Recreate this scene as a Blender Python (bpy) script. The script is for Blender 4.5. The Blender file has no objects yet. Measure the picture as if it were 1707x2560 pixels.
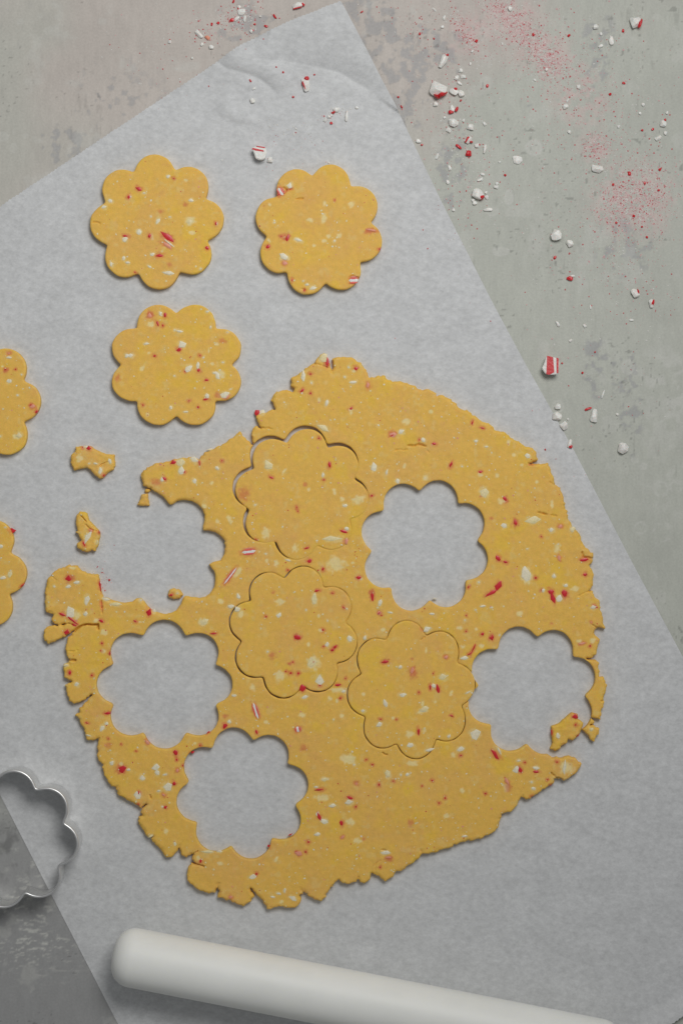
import bpy, bmesh, math, random
import numpy as np
from mathutils import Vector, Matrix

# ------------------------------------------------------------------ basics
S = 0.0002            # metres per plan unit (the photograph's pixel at table level)
H = 1.0               # camera height above the table
CX, CY = 853.5, 1280.0
scene = bpy.context.scene
col = scene.collection

# ------------------------------------------------------------------ camera, light, exposure
cd = bpy.data.cameras.new('camera')
cam = bpy.data.objects.new('camera', cd)
col.objects.link(cam)
cam.location = (0, 0, H)
cam.rotation_euler = (0, 0, 0)
cd.sensor_width = 36.0
cd.lens = 36.0 * H / (2560 * S)
cd.clip_start = 0.01
cd.clip_end = 50
scene.camera = cam

wd = bpy.data.worlds.new('World')
scene.world = wd
wd.use_nodes = True
bg = wd.node_tree.nodes['Background']
bg.inputs['Color'].default_value = (0.96, 0.98, 1.0, 1)
bg.inputs['Strength'].default_value = 0.19

def area(name, loc, target, sx, sy, power, colour):
    l = bpy.data.lights.new(name, 'AREA')
    l.shape = 'RECTANGLE'; l.size = sx; l.size_y = sy
    l.energy = power; l.color = colour
    o = bpy.data.objects.new(name, l); col.objects.link(o)
    o.location = loc
    d = Vector(target) - Vector(loc)
    o.rotation_euler = d.to_track_quat('-Z', 'Y').to_euler()
    return o
key = area('window_light', (0.19, 0.44, 0.82), (-0.15, 0.06, 0), 0.46, 0.34, 2.08, (1.0, 0.995, 0.985))
key.data.spread = math.radians(110)

scene.view_settings.view_transform = 'Standard'
scene.view_settings.look = 'None'
scene.view_settings.exposure = 0.0
scene.view_settings.gamma = 1.0
scene.view_settings.use_curve_mapping = False
scene.render.engine = 'CYCLES'
scene.cycles.use_denoising = True

# ------------------------------------------------------------------ small maths
def lin(r, g, b):
    def f(c):
        c /= 255.0
        return c / 12.92 if c <= 0.04045 else ((c + 0.055) / 1.055) ** 2.4
    return (f(r), f(g), f(b))

_lat = {}
def vnoise(x, y, scale, seed):
    if seed not in _lat:
        _lat[seed] = np.random.RandomState(seed).rand(256, 256)
    L = _lat[seed]
    u = np.asarray(x, float) / scale + 37.7; v = np.asarray(y, float) / scale + 91.3
    i = np.floor(u).astype(int); j = np.floor(v).astype(int)
    fu = u - i; fv = v - j
    fu = fu * fu * (3 - 2 * fu); fv = fv * fv * (3 - 2 * fv)
    a = L[i & 255, j & 255]; b = L[(i + 1) & 255, j & 255]
    c = L[i & 255, (j + 1) & 255]; d = L[(i + 1) & 255, (j + 1) & 255]
    return (a * (1 - fu) + b * fu) * (1 - fv) + (c * (1 - fu) + d * fu) * fv
def fbm(x, y, scale, seed, octv=4):
    t = 0; w = 0; a = 1.0
    for k in range(octv):
        t = t + a * vnoise(x, y, scale / 2 ** k, seed + k * 17); w += a; a *= 0.55
    return t / w
def sstep(a, b, x):
    t = np.clip((x - a) / (b - a), 0, 1)
    return t * t * (3 - 2 * t)
def W(px, py, z=0.0):
    k = 1 - z / H
    return Vector(((px - CX) * S * k, (CY - py) * S * k, z))

def seg_dist(X, Y, poly, reach, closed, x0, y0, step):
    """distance to a polyline, only evaluated within reach of it; also signed side"""
    D = np.full(X.shape, reach, float)
    n = len(poly)
    for a in range(n if closed else n - 1):
        p = poly[a]; q = poly[(a + 1) % n]
        j0 = max(0, int((min(p[0], q[0]) - reach - x0) / step)); j1 = min(X.shape[1], int((max(p[0], q[0]) + reach - x0) / step) + 2)
        i0 = max(0, int((min(p[1], q[1]) - reach - y0) / step)); i1 = min(X.shape[0], int((max(p[1], q[1]) + reach - y0) / step) + 2)
        if j1 <= j0 or i1 <= i0: continue
        xs = X[i0:i1, j0:j1]; ys = Y[i0:i1, j0:j1]
        dx = q[0] - p[0]; dy = q[1] - p[1]; ll = dx * dx + dy * dy + 1e-9
        t = np.clip(((xs - p[0]) * dx + (ys - p[1]) * dy) / ll, 0, 1)
        d = np.hypot(xs - p[0] - t * dx, ys - p[1] - t * dy)
        D[i0:i1, j0:j1] = np.minimum(D[i0:i1, j0:j1], d)
    return D
def inside(X, Y, poly):
    c = np.zeros(X.shape, bool)
    n = len(poly)
    for a in range(n):
        x1, y1 = poly[a]; x2, y2 = poly[(a + 1) % n]
        if y1 == y2: continue
        m = ((y1 > Y) != (y2 > Y)) & (X < (x2 - x1) * (Y - y1) / (y2 - y1) + x1)
        c ^= m
    return c
def inside_rows(X, Y, poly):
    # row based crossing test (the grid's rows have one y each)
    ys = Y[:, 0]; xs = X[0]
    cnt = np.zeros(X.shape, np.int32)
    n = len(poly)
    for a in range(n):
        x1, y1 = poly[a]; x2, y2 = poly[(a + 1) % n]
        if y1 == y2: continue
        rows = np.nonzero((y1 > ys) != (y2 > ys))[0]
        for r in rows:
            xi = (x2 - x1) * (ys[r] - y1) / (y2 - y1) + x1
            cnt[r, :np.searchsorted(xs, xi)] += 1
    return (cnt & 1).astype(bool)
def poly_field(X, Y, poly, reach, x0, y0, step):
    D = seg_dist(X, Y, poly, reach, True, x0, y0, step)
    return np.where(inside_rows(X, Y, poly), D, -D)
def polyline_dist(px, py, poly):
    """exact distance and signed side (positive = left of travel as seen on the photograph) for arrays"""
    best = np.full(np.shape(px), 1e9); side = np.zeros(np.shape(px)); par = np.zeros(np.shape(px))
    n = len(poly) - 1
    for a in range(n):
        p, q = poly[a], poly[a + 1]
        dx, dy = q[0] - p[0], q[1] - p[1]; ll = dx * dx + dy * dy
        t = np.clip(((px - p[0]) * dx + (py - p[1]) * dy) / ll, 0, 1)
        d = np.hypot(px - p[0] - t * dx, py - p[1] - t * dy)
        s = np.sign(dy * (px - p[0]) - dx * (py - p[1]))
        m = d < best
        best = np.where(m, d, best); side = np.where(m, s, side); par = np.where(m, (a + t) / n, par)
    return best, side, par
def flower_field(X, Y, cx, cy, rot, sx=1.0, sy=1.0, grow=0.0, rc=117.0, rl=50.0, k=5.0):
    u = (X - cx) / sx; v = -(Y - cy) / sy
    acc = np.exp(-np.clip((np.hypot(u, v) - 112.0 - grow) / k, -60, 60))
    for i in range(8):
        a = math.radians(rot + 45 * i)
        d = np.hypot(u - rc * math.cos(a), v - rc * math.sin(a)) - rl - grow
        acc = acc + np.exp(-np.clip(d / k, -60, 60))
    return k * np.log(acc)          # positive inside

# ------------------------------------------------------------------ materials
def nt(name):
    m = bpy.data.materials.new(name); m.use_nodes = True
    t = m.node_tree; b = t.nodes['Principled BSDF']
    return m, t, b
def N(t, kind, **kw):
    n = t.nodes.new(kind)
    for k, v in kw.items(): setattr(n, k, v)
    return n
def noise_tex(t, scale, detail=4, rough=0.55, vec=None):
    n = N(t, 'ShaderNodeTexNoise'); n.inputs['Scale'].default_value = scale
    n.inputs['Detail'].default_value = detail; n.inputs['Roughness'].default_value = rough
    if vec is not None: t.links.new(vec, n.inputs['Vector'])
    return n
def mixc(t, mode, fac, a, b):
    m = N(t, 'ShaderNodeMix', data_type='RGBA', blend_type=mode)
    for s, v in ((m.inputs[0], fac), (m.inputs[6], a), (m.inputs[7], b)):
        if hasattr(v, 'is_linked') or isinstance(v, bpy.types.NodeSocket): t.links.new(v, s)
        else: s.default_value = v
    return m.outputs[2]
def ramp(t, src, p0, c0, p1, c1):
    r = N(t, 'ShaderNodeValToRGB')
    r.color_ramp.elements[0].position = p0; r.color_ramp.elements[0].color = (c0, c0, c0, 1)
    r.color_ramp.elements[1].position = p1; r.color_ramp.elements[1].color = (c1, c1, c1, 1)
    t.links.new(src, r.inputs[0]); return r.outputs[0]
def bump(t, b, src, strength, dist):
    n = N(t, 'ShaderNodeBump'); n.inputs['Strength'].default_value = strength; n.inputs['Distance'].default_value = dist
    t.links.new(src, n.inputs['Height']); t.links.new(n.outputs[0], b.inputs['Normal'])

def mat_dough():
    m, t, b = nt('dough')
    tc = N(t, 'ShaderNodeTexCoord').outputs['Object']
    at = N(t, 'ShaderNodeAttribute', attribute_name='tint')
    g = noise_tex(t, 2600, 3, 0.6, tc); g2 = noise_tex(t, 420, 4, 0.6, tc)
    c = mixc(t, 'MULTIPLY', 1.0, at.outputs['Color'], ramp(t, g.outputs[0], 0.25, 0.90, 0.75, 1.06))
    c = mixc(t, 'MULTIPLY', 1.0, c, ramp(t, g2.outputs[0], 0.3, 0.94, 0.7, 1.04))
    t.links.new(c, b.inputs['Base Color'])
    b.inputs['Roughness'].default_value = 0.62
    b.inputs['Specular IOR Level'].default_value = 0.28
    b.inputs['Subsurface Weight'].default_value = 0.30
    b.inputs['Subsurface Radius'].default_value = (1.0, 0.65, 0.25)
    b.inputs['Subsurface Scale'].default_value = 0.0016
    mx = N(t, 'ShaderNodeMath', operation='ADD')
    t.links.new(g.outputs[0], mx.inputs[0]); t.links.new(g2.outputs[0], mx.inputs[1])
    bump(t, b, mx.outputs[0], 0.35, 0.00022)
    return m
def mat_paper():
    m, t, b = nt('baking_paper')
    tc = N(t, 'ShaderNodeTexCoord').outputs['Object']
    mp = N(t, 'ShaderNodeMapping'); mp.inputs['Rotation'].default_value = (0, 0, 0.5); mp.inputs['Scale'].default_value = (1, 1.35, 1)
    t.links.new(tc, mp.inputs[0]); v = mp.outputs[0]
    n1 = noise_tex(t, 60, 5, 0.62, v); n2 = noise_tex(t, 300, 5, 0.70, v); n3 = noise_tex(t, 1100, 3, 0.6, v)
    c = mixc(t, 'MULTIPLY', 1.0, (*lin(207, 208, 208), 1), ramp(t, n1.outputs[0], 0.30, 0.92, 0.72, 1.05))
    c = mixc(t, 'MULTIPLY', 1.0, c, ramp(t, n2.outputs[0], 0.30, 0.86, 0.70, 1.10))
    c = mixc(t, 'MULTIPLY', 1.0, c, ramp(t, n3.outputs[0], 0.25, 0.93, 0.75, 1.05))
    c = mixc(t, 'MULTIPLY', 1.0, c, N(t, 'ShaderNodeAttribute', attribute_name='tint').outputs['Color'])
    t.links.new(c, b.inputs['Base Color'])
    b.inputs['Roughness'].default_value = 0.58
    b.inputs['Specular IOR Level'].default_value = 0.25
    bump(t, b, n2.outputs[0], 0.25, 0.00015)
    return m
def mat_table():
    m, t, b = nt('painted_board')
    tc = N(t, 'ShaderNodeTexCoord').outputs['Object']
    at = N(t, 'ShaderNodeAttribute', attribute_name='tint')
    n1 = noise_tex(t, 900, 5, 0.65, tc)
    mp = N(t, 'ShaderNodeMapping'); mp.inputs['Scale'].default_value = (1.6, 0.5, 1); t.links.new(tc, mp.inputs[0])
    n2 = noise_tex(t, 160, 6, 0.65, mp.outputs[0])
    c = mixc(t, 'MULTIPLY', 1.0, at.outputs['Color'], ramp(t, n1.outputs[0], 0.25, 0.90, 0.75, 1.07))
    c = mixc(t, 'MULTIPLY', 1.0, c, ramp(t, n2.outputs[0], 0.3, 0.93, 0.7, 1.05))
    t.links.new(c, b.inputs['Base Color'])
    b.inputs['Roughness'].default_value = 0.55
    b.inputs['Specular IOR Level'].default_value = 0.3
    bump(t, b, n1.outputs[0], 0.3, 0.0002)
    return m
def mat_candy(name, colr, rough=0.42, sss=0.25):
    m, t, b = nt(name)
    tc = N(t, 'ShaderNodeTexCoord').outputs['Object']
    gm = N(t, 'ShaderNodeNewGeometry').outputs['Position']
    n = noise_tex(t, 1100, 3, 0.6, gm)
    c = mixc(t, 'MULTIPLY', 1.0, (*colr, 1), ramp(t, n.outputs[0], 0.25, 0.80, 0.75, 1.08))
    t.links.new(c, b.inputs['Base Color'])
    b.inputs['Roughness'].default_value = rough
    b.inputs['Subsurface Weight'].default_value = sss
    b.inputs['Subsurface Radius'].default_value = (1, 0.7, 0.6)
    b.inputs['Subsurface Scale'].default_value = 0.0012
    bump(t, b, n.outputs[0], 0.4, 0.0002)
    return m
M = {
    'dough': mat_dough(), 'paper': mat_paper(), 'table': mat_table(),
    'white': mat_candy('white_candy', (0.86, 0.84, 0.79)),
    'cream': mat_candy('cream_candy', (0.86, 0.73, 0.40)), 'chip': mat_candy('baked_in_white_candy', (0.87, 0.79, 0.58)),
    'red': mat_candy('red_candy', (0.66, 0.022, 0.03), 0.30, 0.05),
    'pink': mat_candy('pink_candy', (0.84, 0.34, 0.22), 0.45, 0.1), 'coral': mat_candy('coral_candy', (0.84, 0.13, 0.10), 0.4, 0.1),
    'dust_pink': mat_candy('pink_candy_dust', (0.74, 0.46, 0.46), 0.7, 0.0),
    'dust_red': mat_candy('red_candy_dust', (0.62, 0.15, 0.16), 0.6, 0.0),
    'dust_white': mat_candy('white_candy_dust', (0.74, 0.73, 0.69), 0.7, 0.0),
}
def mat_steel():
    m, t, b = nt('steel')
    gm = N(t, 'ShaderNodeNewGeometry').outputs['Position']
    n = noise_tex(t, 260, 4, 0.6, gm)
    b.inputs['Base Color'].default_value = (0.80, 0.80, 0.79, 1)
    b.inputs['Metallic'].default_value = 1.0
    t.links.new(ramp(t, n.outputs[0], 0.3, 0.36, 0.7, 0.46), b.inputs['Roughness'])
    return m
def mat_pin():
    m, t, b = nt('white_plastic')
    gm = N(t, 'ShaderNodeNewGeometry').outputs['Position']
    n = noise_tex(t, 900, 3, 0.5, gm); n2 = noise_tex(t, 45, 5, 0.6, gm)
    c = mixc(t, 'MULTIPLY', 1.0, (0.90, 0.905, 0.86, 1), ramp(t, n2.outputs[0], 0.3, 0.965, 0.7, 1.02))
    t.links.new(c, b.inputs['Base Color'])
    t.links.new(ramp(t, n2.outputs[0], 0.3, 0.46, 0.7, 0.56), b.inputs['Roughness'])
    b.inputs['Specular IOR Level'].default_value = 0.5
    b.inputs['Subsurface Weight'].default_value = 0.35
    b.inputs['Subsurface Radius'].default_value = (1, 1, .9)
    b.inputs['Subsurface Scale'].default_value = 0.006
    bump(t, b, n.outputs[0], 0.06, 0.0001)
    return m
M['steel'] = mat_steel(); M['pin'] = mat_pin()

# ------------------------------------------------------------------ object helpers
def link(name, mesh, mat, parent=None, loc=None):
    o = bpy.data.objects.new(name, mesh); col.objects.link(o)
    if mat is not None and len(mesh.materials) == 0: mesh.materials.append(mat)
    if parent is not None: o.parent = parent
    if loc is not None: o.location = loc
    return o
def tag(o, label=None, cat=None, group=None, kind=None):
    if label: o['label'] = label
    if cat: o['category'] = cat
    if group: o['group'] = group
    if kind: o['kind'] = kind
    return o

def slab_mesh(name, X, Y, F, Z, zb, k, colour=None, origin=(0, 0)):
    """sheet with the outline F = 0, top heights Z, walls down to zb. Rows run down the photograph."""
    X = X[::-1]; Y = Y[::-1]; F = F[::-1]; Z = Z[::-1]
    if np.ndim(zb): zb = zb[::-1]
    else: zb = np.full(F.shape, zb)
    ni, nj = F.shape
    ins = F > 0
    node = np.full(F.shape, -1); cnt = int(ins.sum()); node[ins] = np.arange(cnt)
    px = [X[ins]]; py = [Y[ins]]; pz = [Z[ins]]; pb = [zb[ins]]
    def cross(a, b):
        fa = F[a]; fb = F[b]; t = np.clip(fa / (fa - fb), 0.04, 0.96)
        return [q[a] * (1 - t) + q[b] * t for q in (X, Y, Z, zb)]
    hm = ins[:, :-1] != ins[:, 1:]; vm = ins[:-1] != ins[1:]
    eh = np.full(hm.shape, -1); ev = np.full(vm.shape, -1)
    i, j = np.nonzero(hm); r = cross((i, j), (i, j + 1)); eh[i, j] = cnt + np.arange(len(i)); n_in = cnt; cnt += len(i)
    for q, s in zip((px, py, pz, pb), r): q.append(s)
    i, j = np.nonzero(vm); r = cross((i, j), (i + 1, j)); ev[i, j] = cnt + np.arange(len(i)); cnt += len(i)
    for q, s in zip((px, py, pz, pb), r): q.append(s)
    px = np.concatenate(px); py = np.concatenate(py); pz = np.concatenate(pz); pb = np.concatenate(pb)
    case = ins[:-1, :-1] * 1 + ins[:-1, 1:] * 2 + ins[1:, 1:] * 4 + ins[1:, :-1] * 8
    faces = {3: [], 4: [], 5: []}; walls = []
    for c in range(1, 16):
        i, j = np.nonzero(case == c)
        if len(i) == 0: continue
        cor = [node[i, j], node[i, j + 1], node[i + 1, j + 1], node[i + 1, j]]
        edg = [eh[i, j], ev[i, j + 1], eh[i + 1, j], ev[i, j]]
        bits = [(c >> q) & 1 for q in range(4)]
        if c in (5, 10):
            for q in range(4):
                if bits[q]:
                    faces[3].append(np.stack([edg[q - 1], cor[q], edg[q]], 1))
                    walls.append(np.stack([edg[q], edg[q - 1]], 1))
            continue
        seq = []; ex = en = None
        for q in range(4):
            if bits[q]: seq.append(cor[q])
            if bits[q] != bits[(q + 1) % 4]:
                seq.append(edg[q])
                if bits[q]: ex = edg[q]
                else: en = edg[q]
        faces[len(seq)].append(np.stack(seq, 1))
        if ex is not None: walls.append(np.stack([ex, en], 1))
    walls = np.concatenate(walls)
    bn = cnt - n_in                         # rim vertices: two more copies for the wall
    rim = np.arange(n_in, cnt)
    up = cnt + (walls - n_in); lo = cnt + bn + (walls - n_in)
    wq = np.stack([up[:, 1], up[:, 0], lo[:, 0], lo[:, 1]], 1)
    vx = np.concatenate([px, px[rim], px[rim]]); vy = np.concatenate([py, py[rim], py[rim]])
    vz = np.concatenate([pz, pz[rim], pb[rim]])
    co = np.stack([(vx - CX) * S * k - origin[0], (CY - vy) * S * k - origin[1], vz], 1)
    lv = []; ls = []
    for n, fl in list(faces.items()) + [(4, [wq])]:
        for f in fl:
            lv.append(f.ravel()); ls.append(np.full(len(f), n))
    lv = np.concatenate(lv).astype(np.int32); ls = np.concatenate(ls)
    me = bpy.data.meshes.new(name)
    me.vertices.add(len(co)); me.vertices.foreach_set('co', co.ravel())
    me.loops.add(len(lv)); me.loops.foreach_set('vertex_index', lv)
    st = np.concatenate([[0], np.cumsum(ls)[:-1]]).astype(np.int32)
    me.polygons.add(len(ls)); me.polygons.foreach_set('loop_start', st)
    me.polygons.foreach_set('use_smooth', np.ones(len(ls), bool))
    me.update(calc_edges=True); me.validate()
    if colour is not None:
        a = me.attributes.new('tint', 'FLOAT_COLOR', 'POINT')
        c = colour(vx, vy); a.data.foreach_set('color', np.concatenate([c, np.ones((len(c), 1))], 1).astype(np.float32).ravel())
    return me
def grid(x0, x1, y0, y1, step):
    return np.meshgrid(np.arange(x0, x1 + step, step, dtype=float), np.arange(y0, y1 + step, step, dtype=float))

# ================================================================== THE PAPER'S SHAPE (needed by the table's mesh)
PAPER = [(852, 8), (720, 60), (604, 112), (548, 152), (300, 316), (0, 517), (-190, 640),
         (-190, 1610), (0, 1984), (114, 2207), (296, 2560), (364, 2694), (1440, 2712), (1560, 2638), (1712, 2530), (1880, 2412), (1880, 1972),
         (1707, 1645), (1580, 1408), (1430, 1119), (1310, 905), (1226, 748), (1100, 498), (985, 258)]
R400 = lambda pts: [(400 + x * .3189, y * .3189) for x, y in pts]
CR1 = R400([(600, 330), (680, 410), (800, 482), (960, 482), (1180, 520), (1400, 572), (1540, 650), (1640, 720)])
CR2 = R400([(430, 470), (520, 540), (650, 572), (780, 622), (880, 700), (930, 790)])
CR3 = R400([(380, 810), (480, 915), (620, 975), (800, 985)])
CR4 = R400([(640, 380), (740, 470), (880, 560), (1080, 640)])
def paper_z(x, y):
    x = np.asarray(x, float); y = np.asarray(y, float)
    z = 0.0003 + 0.0006 * (fbm(x, y, 420, 71, 2) - 0.3).clip(0) * sstep(30, 260, y - 512 + .66 * x) * sstep(20, 160, (x - 296) * .88 - (y - 2560) * .46)
    d, s, p = polyline_dist(x, y, CR1); d = d * s
    up = np.where(d > 0, 0.0052 * (1 - np.exp(-np.abs(d) / 55.0)) * sstep(-.02, .30, p) * (1 - .5 * sstep(.85, 1., p)), 0.0016 * (1 - np.exp(-np.abs(d) / 16.0)) * np.exp(-np.abs(d) / 70.0))
    z = z + up * (1 - sstep(120, 420, np.hypot(x - 800, y - 110) - 60))
    d, s, p = polyline_dist(x, y, CR2); d = d * s; e = sstep(0, .15, p) * (1 - sstep(.75, 1, p))
    z = z + e * np.where(d > 0, 0.0030 * (1 - np.exp(-np.abs(d) / 22.0)) * np.exp(-(d / 60.0) ** 2), 0.0008 * (1 - np.exp(-np.abs(d) / 10.0)) * np.exp(-np.abs(d) / 50.0))
    d, s, p = polyline_dist(x, y, CR3); d = d * s; e = sstep(0, .3, p) * (1 - sstep(.7, 1, p))
    z = z + e * np.where(d > 0, 0.0010 * (1 - np.exp(-np.abs(d) / 12.0)) * np.exp(-(d / 40.0) ** 2), 0)
    d, s, p = polyline_dist(x, y, CR4); e = sstep(0, .1, p) * (1 - sstep(.5, 1, p))
    z = z + e * 0.0004 * np.exp(-(d / 10.0) ** 2)
    # last sheet end by the pin curls a touch
    z = z + 0.003 * sstep(60, 0, np.abs((x - 1690) * 0.58 + (y - 2545) * 0.81))*sstep(1500,1650,x)*sstep(2380,2520,y)
    return z

# ================================================================== TABLE
def blob(x, y, cx, cy, rx, ry, soft=0.25, wob=0.25, seed=5):
    d = np.hypot((x - cx) / rx, (y - cy) / ry) + wob * (fbm(x, y, max(rx, ry) * .8, seed, 3) - .5) * 2
    return 1 - sstep(1 - soft, 1 + soft, d)
def table_colour(x, y):
    A = np.array(lin(186, 188, 178)); B = np.array(lin(194, 186, 178)); G = np.array(lin(160, 160, 161))
    P = np.array(lin(203, 203, 196)); Dk = np.array(lin(158, 158, 157))
    warm = sstep(.35, .75, fbm(x, y, 420, 11, 3) + .45 * np.exp(-((x - 560) / 420) ** 2 - ((y - 130) / 240) ** 2) + .25 * np.exp(-((x - 1150) / 260) ** 2 - ((y - 40) / 130) ** 2) - .25 * sstep(1150, 1500, x))
    c = A[None] * (1 - warm[:, None]) + B[None] * warm[:, None]
    c = c * (0.93 + 0.14 * fbm(x, y, 160, 21, 4))[:, None]
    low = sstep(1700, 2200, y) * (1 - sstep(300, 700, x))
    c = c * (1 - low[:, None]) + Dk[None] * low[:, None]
    # worn grey patches
    n = fbm(x, y, 17, 31, 4)
    reg = np.maximum.reduce([blob(x, y, 1020, 140, 130, 75, .6, .2), blob(x, y, 960, 60, 40, 70, .6), .8 * blob(x, y, 1130, 420, 45, 110, .6), .8 * blob(x, y, 900, 25, 50, 40, .6),
                             .75 * blob(x, y, 1010, 260, 60, 60, .6), .75 * blob(x, y, 165, 360, 60, 48, .6), .85 * blob(x, y, 1500, 920, 48, 70, .6), .7 * blob(x, y, 1575, 1010, 28, 110, .6),
                             .6 * blob(x, y, 1500, 130, 45, 100, .6), .45 * blob(x, y, 1560, 620, 70, 90, .7), .32 * blob(x, y, 290, 250, 130, 120, .7), .5 * blob(x, y, 620, 60, 90, 50, .7),
                             .5 * blob(x, y, 1318, 250, 16, 16, .6), .15 * blob(x, y, 60, 60, 150, 90, .8)])
    nv = fbm(x * 3.2, y * .8, 60, 35, 4)
    g = sstep(.50, .55, n * .7 + nv * .3 + (reg - .5) * .16 - .045) * sstep(.05, .4, reg)
    c = c * (1 - .62 * g[:, None]) + G[None] * .62 * g[:, None]
    edge = sstep(.47, .50, n * .7 + nv * .3 + (reg - .5) * .16 - .045) * sstep(.05, .4, reg) - g
    c = c * (1 - .10 * np.clip(edge, 0, 1))[:, None]
    # rubbed-in candy powder
    for (cx, cy, rx, ry) in ((1270, 45, 60, 45), (1345, 115, 60, 45), (1375, 160, 36, 30), (1585, 500, 85, 75), (1485, 368, 34, 30), (1165, 85, 40, 40), (1450, 240, 60, 60)):
        k = (.46 * blob(x, y, cx, cy, rx, ry, .9, .3, 91) * sstep(.30, .65, fbm(x, y, 12, 93, 3)))[:, None]
        c = c * (1 - k) + np.array((0.74, 0.47, 0.46))[None] * k
    # fine vertical scratches
    sc = sstep(.70, .78, fbm(x * 4.5, y * .7, 40, 41, 3)) * sstep(.5, .65, fbm(x, y, 170, 45, 3))
    c = c * (1 - .13 * sc)[:, None]
    # pale water marks and rings
    pale = np.zeros(x.shape)
    for (cx, cy, rx, ry, a) in ((1334, 369, 21, 20, .75), (1272, 493, 11, 19, .8), (1251, 629, 22, 11, .7), (1230, 528, 16, 12, .6), (1216, 207, 17, 16, .5), (1687, 147, 9, 9, .5), (1568, 918, 17, 20, .75),
                                (1607, 1166, 9, 9, .6), (1586, 1151, 9, 8, .5), (1393, 1016, 15, 16, .6), (1190, 227, 22, 14, .35), (52, 55, 8, 8, .5), (8, 342, 14, 12, .5), (35, 370, 9, 12, .4), (100, 40, 6, 6, .4)):
        b = blob(x, y, cx, cy, rx, ry, .16, .12, 51); ring = b - .45 * blob(x, y, cx, cy, rx * .8, ry * .8, .2, .12, 51)
        pale = np.maximum(pale, a * ring)
    for (cx, cy, r) in ((1651, 1222, 17), (1689, 1216, 15), (1600, 1320, 14), (1655, 1330, 22)):
        d = np.hypot(x - cx, y - cy) / r
        pale = np.maximum(pale, .55 * np.exp(-((d - 1) / .2) ** 2) * sstep(.3, .6, fbm(x, y, 9, 53, 2)))
    sc = np.maximum(blob(x, y, 1665, 985, 75, 110, .7), .7 * blob(x, y, 1670, 1180, 60, 100, .7))
    pale = np.maximum(pale, .6 * sc * sstep(.48, .62, fbm(x, y, 26, 55, 4)))
    pale = np.maximum(pale, .30 * sstep(.64, .74, fbm(x, y, 60, 57, 4)))
    # streaky brushed whites near the paper's lower left corner
    st = sstep(.52, .74, fbm(x * .55 + .06 * y, y * 1.3, 7.5, 61, 4)) * (blob(x, y, 110, 2330, 130, 100, .6) + .8 * blob(x, y, 60, 2100, 90, 120, .6)).clip(0, 1)
    pale = np.maximum(pale, .8 * st * sstep(.3, .5, fbm(x, y, 60, 63, 2)))
    c = c * (1 - pale[:, None]) + P[None] * pale[:, None]
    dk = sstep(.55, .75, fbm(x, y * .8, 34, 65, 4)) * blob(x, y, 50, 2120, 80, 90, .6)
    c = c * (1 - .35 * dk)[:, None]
    sp = sstep(.865, .90, vnoise(x, y, 7, 67)) * sstep(.55, .7, vnoise(x, y, 90, 68))
    c = c * (1 - .3 * sp)[:, None]
    return c
def build_table():
    st = 3; nb = 14; bl = st * nb
    vx = []; vy = []; fc = []; off = 0
    bx = np.arange(-1302, 3000, bl); by = np.arange(-1302, 3900, bl)
    shr = [(p[0], p[1]) for p in PAPER]
    CXs, CYs = np.meshgrid(bx + bl / 2., by + bl / 2.)
    ins = inside(CXs, CYs, shr)
    for r in range(len(by)):
        for c in range(len(bx)):
            x0, y0 = bx[c], by[r]
            inframe = (-90 < x0 + bl / 2 < 1797) and (-90 < y0 + bl / 2 < 2650)
            nbr = ins[max(0, r - 1):r + 2, max(0, c - 1):c + 2]
            n = nb if inframe and not nbr.all() else 1
            g = np.linspace(0, bl, n + 1)
            gx, gy = np.meshgrid(x0 + g, y0 + g)
            vx.append(gx.ravel()); vy.append(gy.ravel())
            ii = np.arange(n * (n + 1)).reshape(n, n + 1)[:, :n].ravel() + off
            fc.append(np.stack([ii + n + 1, ii + n + 2, ii + 1, ii], 1)); off += (n + 1) ** 2
    vx = np.concatenate(vx); vy = np.concatenate(vy); fc = np.concatenate(fc).astype(np.int32)
    me = bpy.data.meshes.new('table')
    co = np.stack([(vx - CX) * S, (CY - vy) * S, np.zeros(len(vx))], 1)
    me.vertices.add(len(co)); me.vertices.foreach_set('co', co.ravel())
    me.loops.add(fc.size); me.loops.foreach_set('vertex_index', fc.ravel())
    me.polygons.add(len(fc)); me.polygons.foreach_set('loop_start', np.arange(0, fc.size, 4, dtype=np.int32))
    me.update(calc_edges=True)
    a = me.attributes.new('tint', 'FLOAT_COLOR', 'POINT')
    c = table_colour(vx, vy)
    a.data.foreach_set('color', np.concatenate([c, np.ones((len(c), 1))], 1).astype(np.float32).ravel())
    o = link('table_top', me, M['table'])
    tag(o, 'worn grey painted table top under the paper', kind='structure')
build_table()

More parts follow.
